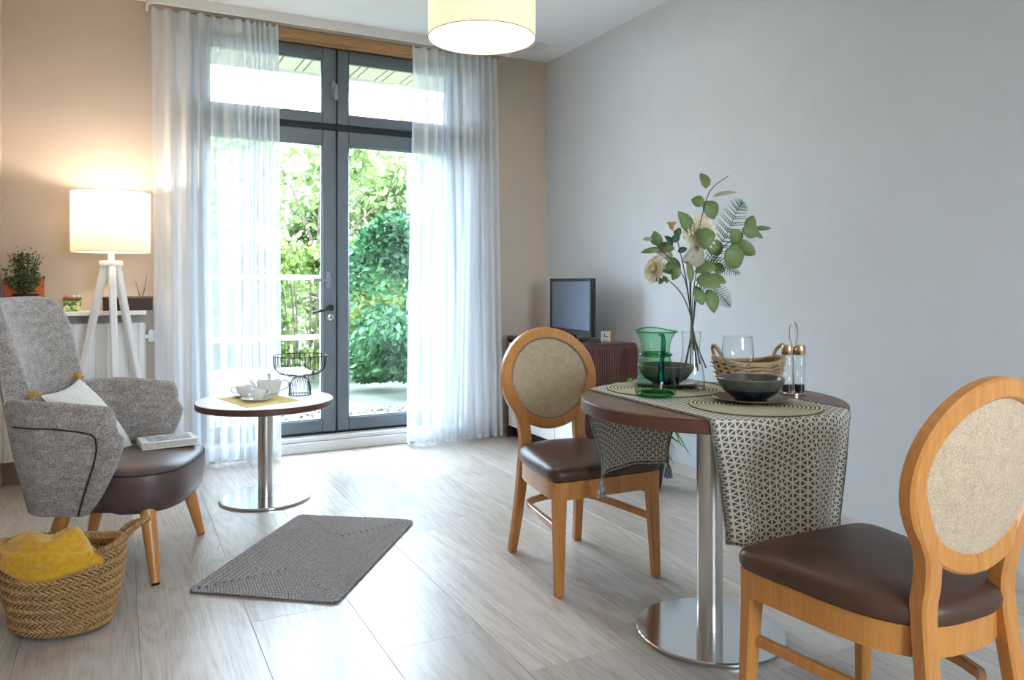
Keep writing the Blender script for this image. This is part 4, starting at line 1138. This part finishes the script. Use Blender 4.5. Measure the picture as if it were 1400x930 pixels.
# ================================================================ dining chairs
def make_chair(label, loc, rz):
    ch = thing('dining_chair', label, 'chair', loc, rz, group='oval-back dining chairs')
    if make_chair.src is None:
        parts = []
        # seat outline (front +y)
        ol = []
        for k in range(64):
            a = 2 * PI * k / 64; ca, sa = math.cos(a), math.sin(a); e = 2 / (9.0 if sa > 0 else 3.0)
            y = math.copysign(abs(sa) ** e, sa) * .238
            x = math.copysign(abs(ca) ** e, ca) * (.190 + .054 * (y + .23) / .46)
            ol.append((x, y + .005))
        seat = MB().pillow(ol, [(.93, .402), (.985, .405), (1.01, .415), (1.015, .428), (1.0, .442), (.96, .452), (.85, .461), (.6, .468), (.3, .471), (.05, .472)])
        parts.append(('seat', seat.mesh('seat', 'leather', True, 70), None))
        # apron
        ap = MB()
        def apf(sc):
            return [(x * sc, .005 + (y - .005) * sc) for x, y in ol]
        A, B = apf(.965), apf(.88); n = 64; vs = [(x, y, .338) for x, y in A] + [(x, y, .402) for x, y in A] + [(x, y, .402) for x, y in B] + [(x, y, .338) for x, y in B]; fs = []
        for k in range(n):
            k2 = (k + 1) % n
            for r_ in range(4): fs.append((r_ * n + k, r_ * n + k2, ((r_ + 1) % 4) * n + k2, ((r_ + 1) % 4) * n + k))
        ap.add(vs, fs); parts.append(('apron', ap.mesh('apron', 'beech', True, 35), None))
        for s in (-1, 1):
            f = MB().sweep([(s * .203, .208, .402), (s * .203, .208, .33), (s * .212, .222, .0)], [(.048, .044), (.047, .043), (.031, .031)], (1, 0, 0))
            parts.append(('leg', f.mesh('front_leg', 'beech_leg', True, 30), None))
        lean = lambda z: -.222 - (z - .53) * .15
        for s in (-1, 1):
            yy = lambda x, z: lean(z) + .018 * (x / .202) ** 2
            pts = catmull([(s * .157, -.268, 0), (s * .146, -.238, .16), (s * .137, -.216, .32), (s * .131, -.204, .44), (s * .129, yy(.129, .50), .50), (s * .140, yy(.14, .565), .565), (s * .170, yy(.170, .625), .625), (s * .196, yy(.196, .69), .69), (s * .202, yy(.202, .735), .735)], 5)
            nP = len(pts); sec = [(.034 + .014 * min(1, i / (nP * .4)) - (.006 * max(0, i - nP * .7) / (nP * .3)), .034 + .006 * min(1, i / (nP * .4)) - (.0055 * max(0, i - nP * .6) / (nP * .4))) for i in range(nP)]
            parts.append(('leg', MB().sweep(pts, sec, (1, 0, 0)).mesh('rear_leg', 'beech_leg', True, 30), None))
        zc_, hw, hh = .714, .202, .188
        nO = 72; ring = []; sides = []
        for k in range(nO):
            a = 2 * PI * k / nO; x = hw * math.cos(a); z = zc_ + hh * math.sin(a)
            if math.sin(a) < 0: x *= 1 - .05 * math.sin(a) ** 2
            ring.append((x, lean(z) - .018 * (x / hw) ** 2 * -1, z)); sides.append(Vector((math.cos(a), 0, math.sin(a))))
        bf = MB().sweep(ring, (.044, .034), sides, True)
        parts.append(('backrest_frame', bf.mesh('backrest_frame', 'beech', True, 30), None))
        pad = MB()
        for sd in (1, -1):
            def pf(u, v, sd=sd):
                a = 2 * PI * u; rr2 = (1 - v); x = (hw - .019) * rr2 * math.cos(a); z = zc_ + (hh - .019) * rr2 * math.sin(a)
                if math.sin(a) < 0: x *= 1 - .05 * math.sin(a) ** 2
                return (x, lean(z) + .018 * (x / hw) ** 2 + sd * (.009 + .014 * (1 - rr2 ** 3)), z)
            pad.grid(64, 8, pf, cu=True)
            pad.add([pf(k / 64, 1 - 1e-3) for k in range(64)], [tuple(range(64))])
        parts.append(('backrest_pad', pad.mesh('backrest_pad', 'linen', True, 60), None))
        pp = []
        for k in range(nO):
            a = 2 * PI * k / nO; x = (hw - .021) * math.cos(a); z = zc_ + (hh - .021) * math.sin(a)
            if math.sin(a) < 0: x *= 1 - .05 * math.sin(a) ** 2
            pp.append((x, lean(z) + .018 * (x / hw) ** 2 + .014, z))
        parts.append(('piping', MB().tube(pp, .004, 6, True).mesh('piping', 'linen_dark', True), None))
        st = [(-.198, .200, .225), (-.180, .05, .225), (-.158, -.10, .225)]
        for k in range(9):
            a = PI + PI * k / 8; st.append((.150 * math.cos(a), -.12 + .085 * math.sin(a), .225))
        st += [(.158, -.10, .225), (.180, .05, .225), (.198, .200, .225)]
        parts.append(('stretcher', MB().sweep(st, (.026, .020), (0, 0, 1)).mesh('stretcher', 'beech_leg', True, 30), None))
        for (x, y) in ((-.212, .222), (.212, .222), (-.157, -.268), (.157, -.268)):
            parts.append(('glide', MB().lathe([(0, 0), (.012, 0), (.012, .004), (0, .004)], 12, (x, y, -.003)).mesh('glide', 'black'), None))
        make_chair.src = parts
    for nm, me, _ in make_chair.src:
        o = link(nm, me, ch)
    return ch
make_chair.src = None
M['linen_dark'] = plain('linen_piping', (.22, .16, .10), .8)
make_chair('oval-back beech dining chair on the far side of the table, facing the camera', (1.607, 2.548, .003), PI - .02)
make_chair('oval-back beech dining chair in the right foreground, back to the camera', (1.608, 1.206, .003), -.02)

# ================================================================ dining table and what is on it
DT = (1.681, 1.875); TZ = .75; TR = .411
pedestal_table('dining_table', 'round walnut dining table on a steel pedestal', (DT[0], DT[1], 0), TZ, TR, .040, .041, .233, 'walnut', 'walnut_edge')
# runner
RC, RA = (1.655, 1.875), -.035
ru = thing('table_runner', 'star-patterned fringed runner hanging over both sides of the dining table', 'table runner', (RC[0], RC[1], TZ), RA)
off_x = RC[0] - DT[0]
RW = .48
SL = .665; SN = .715
def run_pt(u, s):
    """u across 0..RW, s along -S..S"""
    w_ = u - RW / 2
    wt = w_ + off_x
    yr = math.sqrt(max(.01, (TR + .004) ** 2 - wt * wt)); sg = 1 if s >= 0 else -1; a = abs(s)
    if a <= yr - .012: return (w_, s, .0022)
    St, DR = (SL, .325 - .02 * (u / RW)) if sg > 0 else (SN, .350)
    d = (a - (yr - .012)) / (St - yr + .012) * DR
    rb = .012
    if d < rb * PI / 2:
        an = d / rb; return (w_, sg * (yr - .012 + rb * math.sin(an)), .0022 - rb + rb * math.cos(an))
    dr = d - rb * PI / 2
    amp = min(1, max(0, dr - .035) / .10)
    if sg < 0:
        wav = .022 * math.sin(w_ * 26 + .8) + .010 * math.sin(w_ * 55)
        pull = 1 - .20 * min(1, dr / .3)
        xs_ = .010 * amp
    else:
        wav = .010 * math.sin(w_ * 30 - .6); pull = 1 - .34 * smooth(0, .25, dr); xs_ = -.028 * amp
    return (w_ * pull + xs_, sg * (yr + .001 + amp * (-.016 + wav * .7 if sg < 0 else -.006 + wav * .6)), .0022 - rb - dr)
def runner_mesh(u0, u1, s0, s1, nu, ns, name, mat, parent):
    vs = []; uv = []; fs = []
    for i in range(nu):
        for j in range(ns):
            u = u0 + (u1 - u0) * i / (nu - 1); s = s0 + (s1 - s0) * j / (ns - 1)
            vs.append(run_pt(u, s)); uv.append((u, s))
    for i in range(nu - 1):
        for j in range(ns - 1): fs.append((i * ns + j, (i + 1) * ns + j, (i + 1) * ns + j + 1, i * ns + j + 1))
    me = bpy.data.meshes.new(name); me.from_pydata(vs, [], fs); me.materials.append(M[mat])
    ul = me.uv_layers.new(name='UVMap')
    for lp in me.loops: ul.data[lp.index].uv = uv[lp.vertex_index]
    me.polygons.foreach_set('use_smooth', [True] * len(me.polygons)); me.update()
    o = link(name, me, parent)
    md = o.modifiers.new('thick', 'SOLIDIFY'); md.thickness = .0018; md.offset = 1
    return o
runner_mesh(0, RW, -SN, SL, 43, 190, 'cloth', 'runner', ru)
# stitched dark border around the hem
for nm, pts in (('hem_border', [run_pt(.006 + (RW - .012) * k / 40, SL - .006) for k in range(41)]), ('hem_border', [run_pt(.006 + (RW - .012) * k / 40, -SN + .006) for k in range(41)]),
                ('side_border', [run_pt(.004, -SN + (SN + SL) * k / 120) for k in range(121)]), ('side_border', [run_pt(RW - .004, -SN + (SN + SL) * k / 120) for k in range(121)])):
    MB().tube([Vector(q) + Vector((0, 0, .001)) for q in pts], .0035, 5).build(nm, 'border', ru)
for (u, s) in ((.004, SL), (RW - .004, SL)):
    b0 = Vector(run_pt(u, s)); tm = MB()
    for k in range(14):
        e = b0 + Vector((random.uniform(-.020, .020), random.uniform(-.012, .012), -random.uniform(.045, .062)))
        tm.tube([b0, b0.lerp(e, .45) + Vector((random.uniform(-.006, .006), 0, 0)), e], [.0028, .0034, .0026], 5)
    tm.build('tassel', 'tassel_grey', ru)

ZR = TZ + .0048
def woven_mat(loc, label):
    pr = [(0, 0), (.19, 0)]; n = 16; R1 = .19
    pr2 = []
    for k in range(n):
        r1 = R1 * (1 - k / n); r0_ = R1 * (1 - (k + 1) / n)
        pr2 += [(r1, .0012), (r1 * .7 + r0_ * .3, .0044), (r1 * .3 + r0_ * .7, .0044), (max(r0_, 0), .0012)]
    t = thing('round_placemat', label, 'placemat', loc, group='round woven placemats')
    cl = MB(); prof_ = [(0, 0), (R1, 0)] + pr2[:-1] + [(0, .0044)]
    cl.lathe(prof_, 72); cl.build('spiral_weave', 'mat_woven', t, angle=60)
    return t
woven_mat((1.668, 1.668, ZR), 'round woven placemat under the front bowl on the dining table')
woven_mat((1.648, 2.070, ZR), 'round woven placemat under the back bowl behind the green jug')
ZM = ZR + .0046
def plate(loc, label):
    t = thing('dinner_plate', label, 'plate', loc, group='dark stoneware plates')
    MB().lathe([(0, 0), (.062, 0), (.066, .003), (.108, .011), (.112, .013), (.111, .0145), (.107, .014), (.068, .0065), (0, .006)], 56).build('dish', 'plate_glaze', t)
    MB().tube([(.1115 * math.cos(a), .1115 * math.sin(a), .0135) for a in np.linspace(0, 2 * PI, 65)[:-1]], .0016, 6, True).build('rim', 'glaze_rim', t); return t
def bowl(loc, label):
    t = thing('stoneware_bowl', label, 'bowl', loc, group='dark stoneware bowls')
    b = MB()
    b.lathe([(0, 0), (.045, 0), (.048, .003), (.072, .018), (.084, .032)], 56, caps=False)
    b.build('lower_body', 'glaze', t)
    b = MB(); b.lathe([(.084, .032), (.093, .045), (.098, .058), (.0985, .064), (.096, .065), (.094, .058), (.086, .042), (.066, .018), (0, .008)], 56, caps=False)
    b.build('upper_body', 'glaze_mid', t)
    MB().tube([(.0972 * math.cos(a), .0972 * math.sin(a), .0648) for a in np.linspace(0, 2 * PI, 65)[:-1]], .0019, 6, True).build('rim', 'glaze_rim', t); return t
plate((1.700, 1.716, ZM), 'dark stoneware plate under the front bowl')
bowl((1.700, 1.716, ZM + .0068), 'dark stoneware bowl with rust rim on the front placemat')
plate((1.700, 2.120, ZM), 'dark stoneware plate under the back bowl, behind the green jug')
bowl((1.700, 2.120, ZM + .0068), 'dark stoneware bowl behind the green glass jug')

# green glass jug
jg = thing('glass_jug', 'green blown glass jug with pinched waist and flared lip', 'jug', (1.527, 1.955, ZR), 1.15)
jp = [(.0, .002), (.050, .002), (.058, .006), (.0615, .016), (.060, .035), (.055, .065), (.049, .095), (.0435, .122), (.042, .140), (.0435, .16), (.048, .178), (.056, .192), (.062, .198)]
jb = MB(); seg = 56; vs = []
for (r_, z) in jp:
    for k in range(seg):
        a = 2 * PI * k / seg; fl_w = smooth(.15, .198, z); f_ = 1 + .04 * fl_w * -math.cos(2 * a) + .14 * fl_w * max(0, math.cos(a)) ** 6
        vs.append((r_ * f_ * math.cos(a), r_ * f_ * math.sin(a), z + .008 * fl_w * max(0, math.cos(a)) ** 4))
fs = [(i * seg + k, i * seg + (k + 1) % seg, (i + 1) * seg + (k + 1) % seg, (i + 1) * seg + k) for i in range(len(jp) - 1) for k in range(seg)]
jb.add(vs, fs); jb.build('body', 'green_glass', jg, angle=180)
MB().lathe([(0, .003), (.046, .003), (.054, .008), (.050, .014), (.02, .010), (0, .009)], 40).build('thick_base', 'green_solid', jg)
MB().tube([(.0445 * math.cos(a), .0445 * math.sin(a), .128) for a in np.linspace(0, 2 * PI, 41)[:-1]], .0055, 8, True).build('glass_ring', 'green_solid', jg)
lip = [vs[(len(jp) - 1) * seg + k] for k in range(seg)]
MB().tube(lip, .0024, 6, True).build('lip', 'green_solid', jg)
MB().tube(catmull([(-.055, 0, .192), (-.085, 0, .19), (-.092, 0, .165), (-.075, 0, .12), (-.06, 0, .075), (-.052, 0, .055)], 6), [.006] * 10 + [.0075] * 10 + [.010] * 11, 10).build('handle', 'teal_solid', jg)
jg.scale = (1.07, 1.07, 1.05)
# vase
vz = thing('glass_vase', 'clear glass bottle vase holding the flower stems', 'vase', (1.705, 1.992, ZR))
MB().lathe([(0, .003), (.040, .003), (.045, .006), (.0455, .03), (.041, .07), (.033, .11), (.029, .14), (.030, .17), (.033, .198)], 48, caps=False).build('body', 'clear', vz, angle=180)
MB().lathe([(0, .001), (.040, .001), (.044, .005), (.040, .012), (0, .010)], 40).build('thick_base', 'clear', vz)
MB().tube([(.033 * math.cos(a), .033 * math.sin(a), .198) for a in np.linspace(0, 2 * PI, 41)[:-1]], .0012, 5, True).build('lip', 'clear', vz)

# --------------- flowers: local frame u = along the table towards the right, w = away, z up
FU = Vector((.8886, -.4586, 0)); FW = Vector((.4586, .8886, 0))
VB = Vector((1.705, 1.992, 0))
SCL = .2366 * 2.55 / 1040
def fpos(X, Y, w_=0):
    """sketch coordinates of the bouquet (origin at the vase axis) -> world"""
    return VB + FU * ((X - 389) * SCL) + FW * w_ + Vector((0, 0, 1.486 - (Y - 75) * SCL))
rf_ = random.Random(5)
def round_leaf(parent, c, size, wid, ang, mat, o):
    """leaf blade with rounded outline, cupped, hanging at angle ang (deg, 0=right, 90=up)"""
    a = math.radians(ang); d = FU * math.cos(a) + Vector((0, 0, 1)) * math.sin(a); d = (d + FW * rf_.uniform(-.35, .35)).normalized()
    nrm = (-FW + FU * rf_.uniform(-.5, .5) + Vector((0, 0, rf_.uniform(-.1, .6)))).normalized(); s_ = d.cross(nrm).normalized(); nrm = s_.cross(d)
    n = 8; vs = []; fs = []
    for i in range(n + 1):
        t = i / n; w_ = wid * math.sin(PI * min(1, max(0, .03 + .97 * t ** .82))) ** .75 * .5
        cc = c + d * size * (t - .5) - nrm * size * .10 * (2 * t - 1) ** 2
        vs += [cc - s_ * w_ + nrm * w_ * .25, cc - nrm * w_ * .06, cc + s_ * w_ + nrm * w_ * .25]
    for i in range(n):
        for j in range(2): fs.append((i * 3 + j, i * 3 + j + 1, (i + 1) * 3 + j + 1, (i + 1) * 3 + j))
    mb = MB(); mb.add([tuple(Vector(v_) - o) for v_ in vs], fs)
    ob = mb.build('leaf', mat, parent, angle=180); md = ob.modifiers.new('t', 'SOLIDIFY'); md.thickness = .0008
    return ob
def stem_thing(name, label, pts, rad, cat, ws, mat='stem'):
    base = VB + Vector((0, 0, ZR + .02))
    t = thing(name, label, cat, tuple(base))
    P_ = [fpos(X, Y, w_) - base for (X, Y), w_ in zip(pts, ws)]
    cur = catmull(P_, 5); n = len(cur)
    MB().tube(cur, [rad * (1 - .6 * i / n) for i in range(n)], 6).build('stem', mat, t)
    return t, base
t1, b1 = stem_thing('eucalyptus_branch', 'tall eucalyptus branch at the top centre of the vase', [(430, 1220), (400, 1000), (385, 780), (395, 560), (440, 340), (490, 180), (600, 92)], .0028, 'branch', [.005, 0, 0, -.01, -.02, -.02, -.01])
for (X, Y, s_, w_, an, mt) in ((455, 118, 82, 62, 110, 'euc'), (420, 240, 66, 60, 160, 'euc'), (500, 290, 100, 95, -60, 'euc'), (345, 357, 120, 72, 125, 'euc'), (450, 458, 112, 92, -100, 'euc'), (398, 560, 128, 104, 200, 'euc_pale'), (575, 195, 115, 24, 8, 'euc_pale'), (475, 705, 122, 104, -20, 'euc'), (418, 775, 105, 58, 110, 'euc'), (365, 640, 110, 40, 95, 'euc')):
    round_leaf(t1, fpos(X, Y, rf_.uniform(-.05, .0)), s_ * SCL * 1.18, w_ * SCL * 1.14, an, mt, b1)
t2, b2 = stem_thing('eucalyptus_branch', 'leafy eucalyptus branch leaning to the right of the vase', [(350, 1220), (395, 980), (420, 820), (500, 640), (590, 500), (700, 425), (800, 400)], .0026, 'branch', [.01, 0, .01, .02, .03, .03, .03])
for (X, Y, s_, w_, an, mt) in ((540, 503, 98, 82, 170, 'euc'), (635, 440, 85, 72, 120, 'euc'), (722, 413, 88, 82, -10, 'euc'), (752, 355, 78, 58, 70, 'euc'), (820, 390, 78, 26, -2, 'euc'), (795, 432, 64, 28, -25, 'euc'), (705, 510, 122, 75, -35, 'euc'), (628, 573, 120, 112, -50, 'euc'), (570, 625, 82, 56, -20, 'euc'), (475, 625, 112, 62, -165, 'euc'), (560, 688, 106, 60, -15, 'euc'), (498, 815, 118, 78, -75, 'euc'), (640, 500, 70, 50, 40, 'euc')):
    round_leaf(t2, fpos(X, Y, rf_.uniform(-.03, .05)), s_ * SCL * 1.18, w_ * SCL * 1.14, an, mt, b2)
t3, b3 = stem_thing('eucalyptus_branch', 'short eucalyptus branch leaning to the left of the vase', [(470, 1200), (400, 1000), (370, 800), (330, 660), (230, 540), (170, 480)], .0024, 'branch', [-.01, 0, -.01, -.02, -.02, -.02])
for (X, Y, s_, w_, an, mt) in ((178, 455, 76, 62, 110, 'euc'), (235, 500, 92, 52, 165, 'euc'), (235, 535, 98, 42, 165, 'euc_pale'), (150, 523, 98, 32, 190, 'euc'), (120, 460, 48, 22, 178, 'euc_pale'), (290, 590, 104, 52, 150, 'euc'), (268, 625, 84, 72, 200, 'euc'), (285, 660, 70, 44, -120, 'euc')):
    round_leaf(t3, fpos(X, Y, rf_.uniform(-.05, .02)), s_ * SCL * 1.18, w_ * SCL * 1.14, an, mt, b3)
def dahlia(parent, c, r_, face, o):
    face = Vector(face).normalized(); s_ = face.cross(Vector((0, 0, 1))).normalized(); up = s_.cross(face)
    mb = MB()
    for ring_i in range(7):
        q = ring_i / 6; npet = [7, 10, 13, 16, 18, 20, 20][ring_i]
        for k in range(npet):
            a = 2 * PI * (k + .5 * (ring_i % 2)) / npet + random.uniform(-.08, .08)
            rd = s_ * math.cos(a) + up * math.sin(a); L_ = r_ * (.35 + .65 * q); el = 1.25 - 1.25 * q
            d = (rd * math.cos(el) + face * math.sin(el)).normalized(); side = d.cross(face).normalized(); w_ = r_ * .17
            c0 = c + face * r_ * .12 * (1 - q)
            p_ = [c0, c0 + d * L_ * .45 + side * w_ * .5 + face * r_ * .03, c0 + d * L_ * .85 + side * w_ * .5 + face * r_ * .1, c0 + d * L_ * 1.0 + face * r_ * .12, c0 + d * L_ * .85 - side * w_ * .5 + face * r_ * .1, c0 + d * L_ * .45 - side * w_ * .5 + face * r_ * .03]
            mb.add([tuple(x - o) for x in p_], [(0, 1, 2, 3), (0, 3, 4, 5)])
    ob = mb.build('petals', 'petal', parent, angle=180); ob['kind'] = 'stuff'
    cx = MB()
    for k in range(8):
        a = 2 * PI * k / 8; rd = s_ * math.cos(a) + up * math.sin(a); side = rd.cross(face)
        b_ = c - face * r_ * .12; cx.add([tuple(x - o) for x in (b_ - face * r_ * .2, b_ + rd * r_ * .3 + side * r_ * .12 - face * r_ * .05, b_ + rd * r_ * .5, b_ + rd * r_ * .3 - side * r_ * .12 - face * r_ * .05)], [(0, 1, 2, 3)])
    cx.build('sepals', 'bud', parent, angle=180)
t4, b4 = stem_thing('dahlia_stem', 'big cream dahlia facing forward in the centre of the bouquet', [(420, 1200), (392, 900), (390, 680), (410, 520), (428, 440)], .0030, 'flower', [.01, .005, .02, .03, .035])
dahlia(t4, fpos(432, 422, .01), 118 * SCL, -FW + FU * .1 + Vector((0, 0, .25)), b4)
t5, b5 = stem_thing('dahlia_stem', 'cream dahlia drooping at the left of the bouquet', [(380, 1210), (388, 980), (375, 890), (320, 770), (240, 690), (205, 665)], .0030, 'flower', [-.01, 0, -.02, -.03, -.035, -.035], 'stem_green')
dahlia(t5, fpos(178, 635, -.035), 92 * SCL, -FU * .9 - FW * .45 + Vector((0, 0, .35)), b5)
for (X, Y, an) in ((205, 700, 230), (230, 690, -60), (180, 690, 200)): round_leaf(t5, fpos(X, Y, -.03), 50 * SCL, 26 * SCL, an, 'stem_green', b5)
t6, b6 = stem_thing('bud_stem', 'ochre flower bud standing at the upper left of the bouquet', [(440, 1180), (395, 950), (360, 720), (320, 560), (290, 450), (265, 400)], .0026, 'flower', [0, 0, -.01, -.03, -.035, -.035])
bd = MB()
fc_ = fpos(262, 392, -.035)
for k in range(9):
    a = 2 * PI * k / 9; rd = FU * math.cos(a) + FW * math.sin(a); side = FU * -math.sin(a) + FW * math.cos(a); r_ = 36 * SCL
    pts_ = [fc_, fc_ + rd * r_ * .5 + side * r_ * .35 + Vector((0, 0, r_ * .5)), fc_ + rd * r_ * .95 + Vector((0, 0, r_ * .95)), fc_ + rd * r_ * .5 - side * r_ * .35 + Vector((0, 0, r_ * .5))]
    bd.add([tuple(x - b6) for x in pts_], [(0, 1, 2, 3)])
bd.lathe([(0, -.008), (.007, -.004), (.009, .006), (.005, .014), (0, .016)], 12, tuple(fc_ - b6))
bd.build('bud', 'bud', t6, angle=180)
for (X, Y, s_, w_, an) in ((245, 468, 72, 50, 130), (300, 420, 60, 40, 60), (285, 455, 60, 45, 30), (330, 520, 60, 36, 20)): round_leaf(t6, fpos(X, Y, rf_.uniform(-.05, -.02)), s_ * SCL, w_ * SCL, an, 'fern', b6)
def fern(label, pts, ws, maxp, n=26):
    t, b = stem_thing('fern_frond', label, pts, .0018, 'fern', ws)
    base = [fpos(X, Y, w_) for (X, Y), w_ in zip(pts, ws)]; cur = catmull(base, 12); nC = len(cur); mb = MB()
    st_i = int(nC * .45)
    for i in range(n):
        f_ = i / (n - 1); idx = min(nC - 2, int(st_i + (nC - 2 - st_i) * f_)); c = cur[idx]; tg = (cur[idx + 1] - cur[idx]).normalized()
        sd = tg.cross(FW).normalized(); L_ = maxp * SCL * (math.sin(PI * (.18 + .78 * f_)) + .08)
        for s in (-1, 1):
            d = (sd * s + tg * .45 + FW * .1).normalized(); wv_ = tg
            q = 6
            for k in range(q):      # toothed pinna
                a0, a1 = k / q, (k + 1) / q; w0 = .0044 * (1 - a0 * .7)
                mb.add([tuple(x - b) for x in (c + d * L_ * a0, c + d * L_ * (a0 + .16) + wv_ * w0, c + d * L_ * a1, c + d * L_ * (a0 + .16) - wv_ * w0)], [(0, 1, 2, 3)])
    o = mb.build('pinnae', 'fern', t, angle=180); o['kind'] = 'stuff'
fern('dark green fern frond reaching up at the right of the bouquet', [(360, 1200), (400, 960), (440, 760), (540, 560), (620, 420), (680, 280), (715, 232)], [.01, 0, .03, .05, .05, .05, .05], 82)
fern('dark green fern frond spreading to the middle right of the bouquet', [(400, 1190), (395, 960), (420, 740), (470, 590), (560, 590), (640, 630), (700, 655)], [.0, 0, .04, .06, .06, .06, .06], 52, 20)
fern('dark green fern frond hanging at the lower right of the bouquet', [(380, 1190), (398, 960), (430, 740), (480, 690), (540, 735), (600, 800), (640, 850)], [.0, 0, .03, .06, .06, .055, .05], 62, 20)

# wine glass
wg = thing('wine_glass', 'clear stemmed wine glass behind the front bowl', 'glass', (1.806, 1.881, TZ + .0052))
MB().lathe([(0, .001), (.034, .001), (.037, .003), (.012, .007), (.0045, .014), (.0038, .05), (.0045, .074), (0, .076)], 36).build('foot_and_stem', 'clear', wg, angle=180)
MB().lathe([(0, .075), (.014, .077), (.034, .089), (.047, .108), (.0515, .128), (.050, .155), (.0455, .186)], 44, caps=False).build('bowl', 'clear', wg, angle=180)
MB().tube([(.0455 * math.cos(a), .0455 * math.sin(a), .186) for a in np.linspace(0, 2 * PI, 41)[:-1]], .0009, 5, True).build('lip', 'clear', wg)

# bread basket
bbk = thing('bread_basket', 'small woven bread basket with rope handles on the dining table', 'basket', (1.955, 1.985, TZ), -.42)
def bpt(th_, v, k=1.0):
    e = 2 / 3.0; c, s = math.cos(th_), math.sin(th_)
    X_ = math.copysign(abs(c) ** e, c) * (.092 + .026 * v); Y_ = math.copysign(abs(s) ** e, s) * (.055 + .018 * v)
    return Vector((X_ * k, Y_ * k, .004 + v * (.086 + .018 * (abs(c) ** 2))))
bm_ = MB(); bm_.grid(48, 8, lambda u, v: tuple(bpt(2 * PI * u, v)), cu=True); bm_.grid(48, 6, lambda u, v: tuple(bpt(2 * PI * u, 1 - .95 * v, .93)), cu=True)
bm_.add([tuple(bpt(2 * PI * k / 48, 0)) for k in range(48)], [tuple(range(48))])
bm_.build('body', 'rope_dark', bbk)
wv = MB()
for r_ in range(7):
    v0 = (r_ + .5) / 7
    pts_ = []
    for k in range(96):
        q = bpt(2 * PI * k / 96, v0 + .03 * math.sin(k * .9 + r_)); nrm = Vector((q.x, q.y * 1.6, 0)).normalized(); pts_.append(q + nrm * (.0025 + .002 * math.sin(k * PI / 2 + r_ * PI)))
    wv.tube(pts_, .0052, 6, True)
for k in range(26):
    th_ = rf_.uniform(0, 2 * PI); v0 = rf_.uniform(.2, .95); q = bpt(th_, v0); nrm = Vector((q.x, q.y * 1.6, 0)).normalized(); tt = Vector((-nrm.y, nrm.x, rf_.uniform(-.5, .5)))
    wv.tube([q, q + nrm * .010 + tt * .006, q + nrm * .016 + tt * .018], [.0025, .002, .0008], 4)
wo = wv.build('woven_strands', 'rope', bbk); wo['kind'] = 'stuff'
rmm = MB(); rp_ = [bpt(2 * PI * k / 72, 1.0) for k in range(72)]; rmm.tube(rp_, .007, 8, True); rmm.build('rim', 'rope', bbk)
for s in (-1, 1):
    pts_ = catmull([(s * .104, -.045, .100), (s * .116, -.034, .134), (s * .122, 0, .150), (s * .116, .034, .134), (s * .104, .045, .100)], 8)
    hm = MB(); hm.tube(pts_, .0048, 8)
    for i in range(len(pts_) - 1):
        tg = (pts_[i + 1] - pts_[i]).normalized(); u_ = tg.cross(Vector((1, 0, 0))).normalized(); w_ = tg.cross(u_)
        hm.tube([pts_[i] + (u_ * math.cos(a) + w_ * math.sin(a)) * .0052 + tg * .004 * math.sin(a) for a in np.linspace(0, 2 * PI, 7)], .0022, 4, cap=False)
    hm.build('handle', 'rope', bbk)

# cruet set
cr = thing('cruet_set', 'steel and glass oil and vinegar cruet set with loop handle', 'cruet set', (1.972, 1.800, TZ), -.35)
stn = MB(); stn.lathe([(0, 0), (.034, 0), (.036, .002), (.036, .007), (.034, .009), (0, .009)], 36, sx=1.12, sy=.95); stn.build('tray', 'chrome', cr)
ppt = [(0, 0, .008), (0, 0, .165)]; 
hd = MB(); hd.tube(ppt, .0028, 8)
hd.tube(catmull([(-.005, 0, .165), (-.0125, 0, .185), (-.0135, 0, .215), (-.008, 0, .234), (0, 0, .239), (.008, 0, .234), (.0135, 0, .215), (.0125, 0, .185), (.005, 0, .165)], 5), .0021, 8); hd.build('loop_handle', 'chrome', cr)
for s in (-1, 1):
    bt = MB().lathe([(0, .010), (.0165, .010), (.0175, .013), (.0175, .055), (.0165, .058), (.0165, .062), (.0175, .066), (.0175, .128), (.0155, .132)], 32, (s * .0195, -.003 * s, 0), caps=False)
    bo_ = bt.build('bottle', 'clear', cr, angle=50)
    MB().lathe([(0, .132), (.0185, .132), (.0195, .134), (.0195, .158), (.0175, .163), (0, .164)], 32, (s * .0195, -.003 * s, 0)).build('cap', 'bronze', bo_)
    MB().lathe([(0, .0105), (.0155, .0105), (.0158, .034), (0, .034)], 28, (s * .0195, -.003 * s, 0)).build('contents', 'vinegar', bo_)
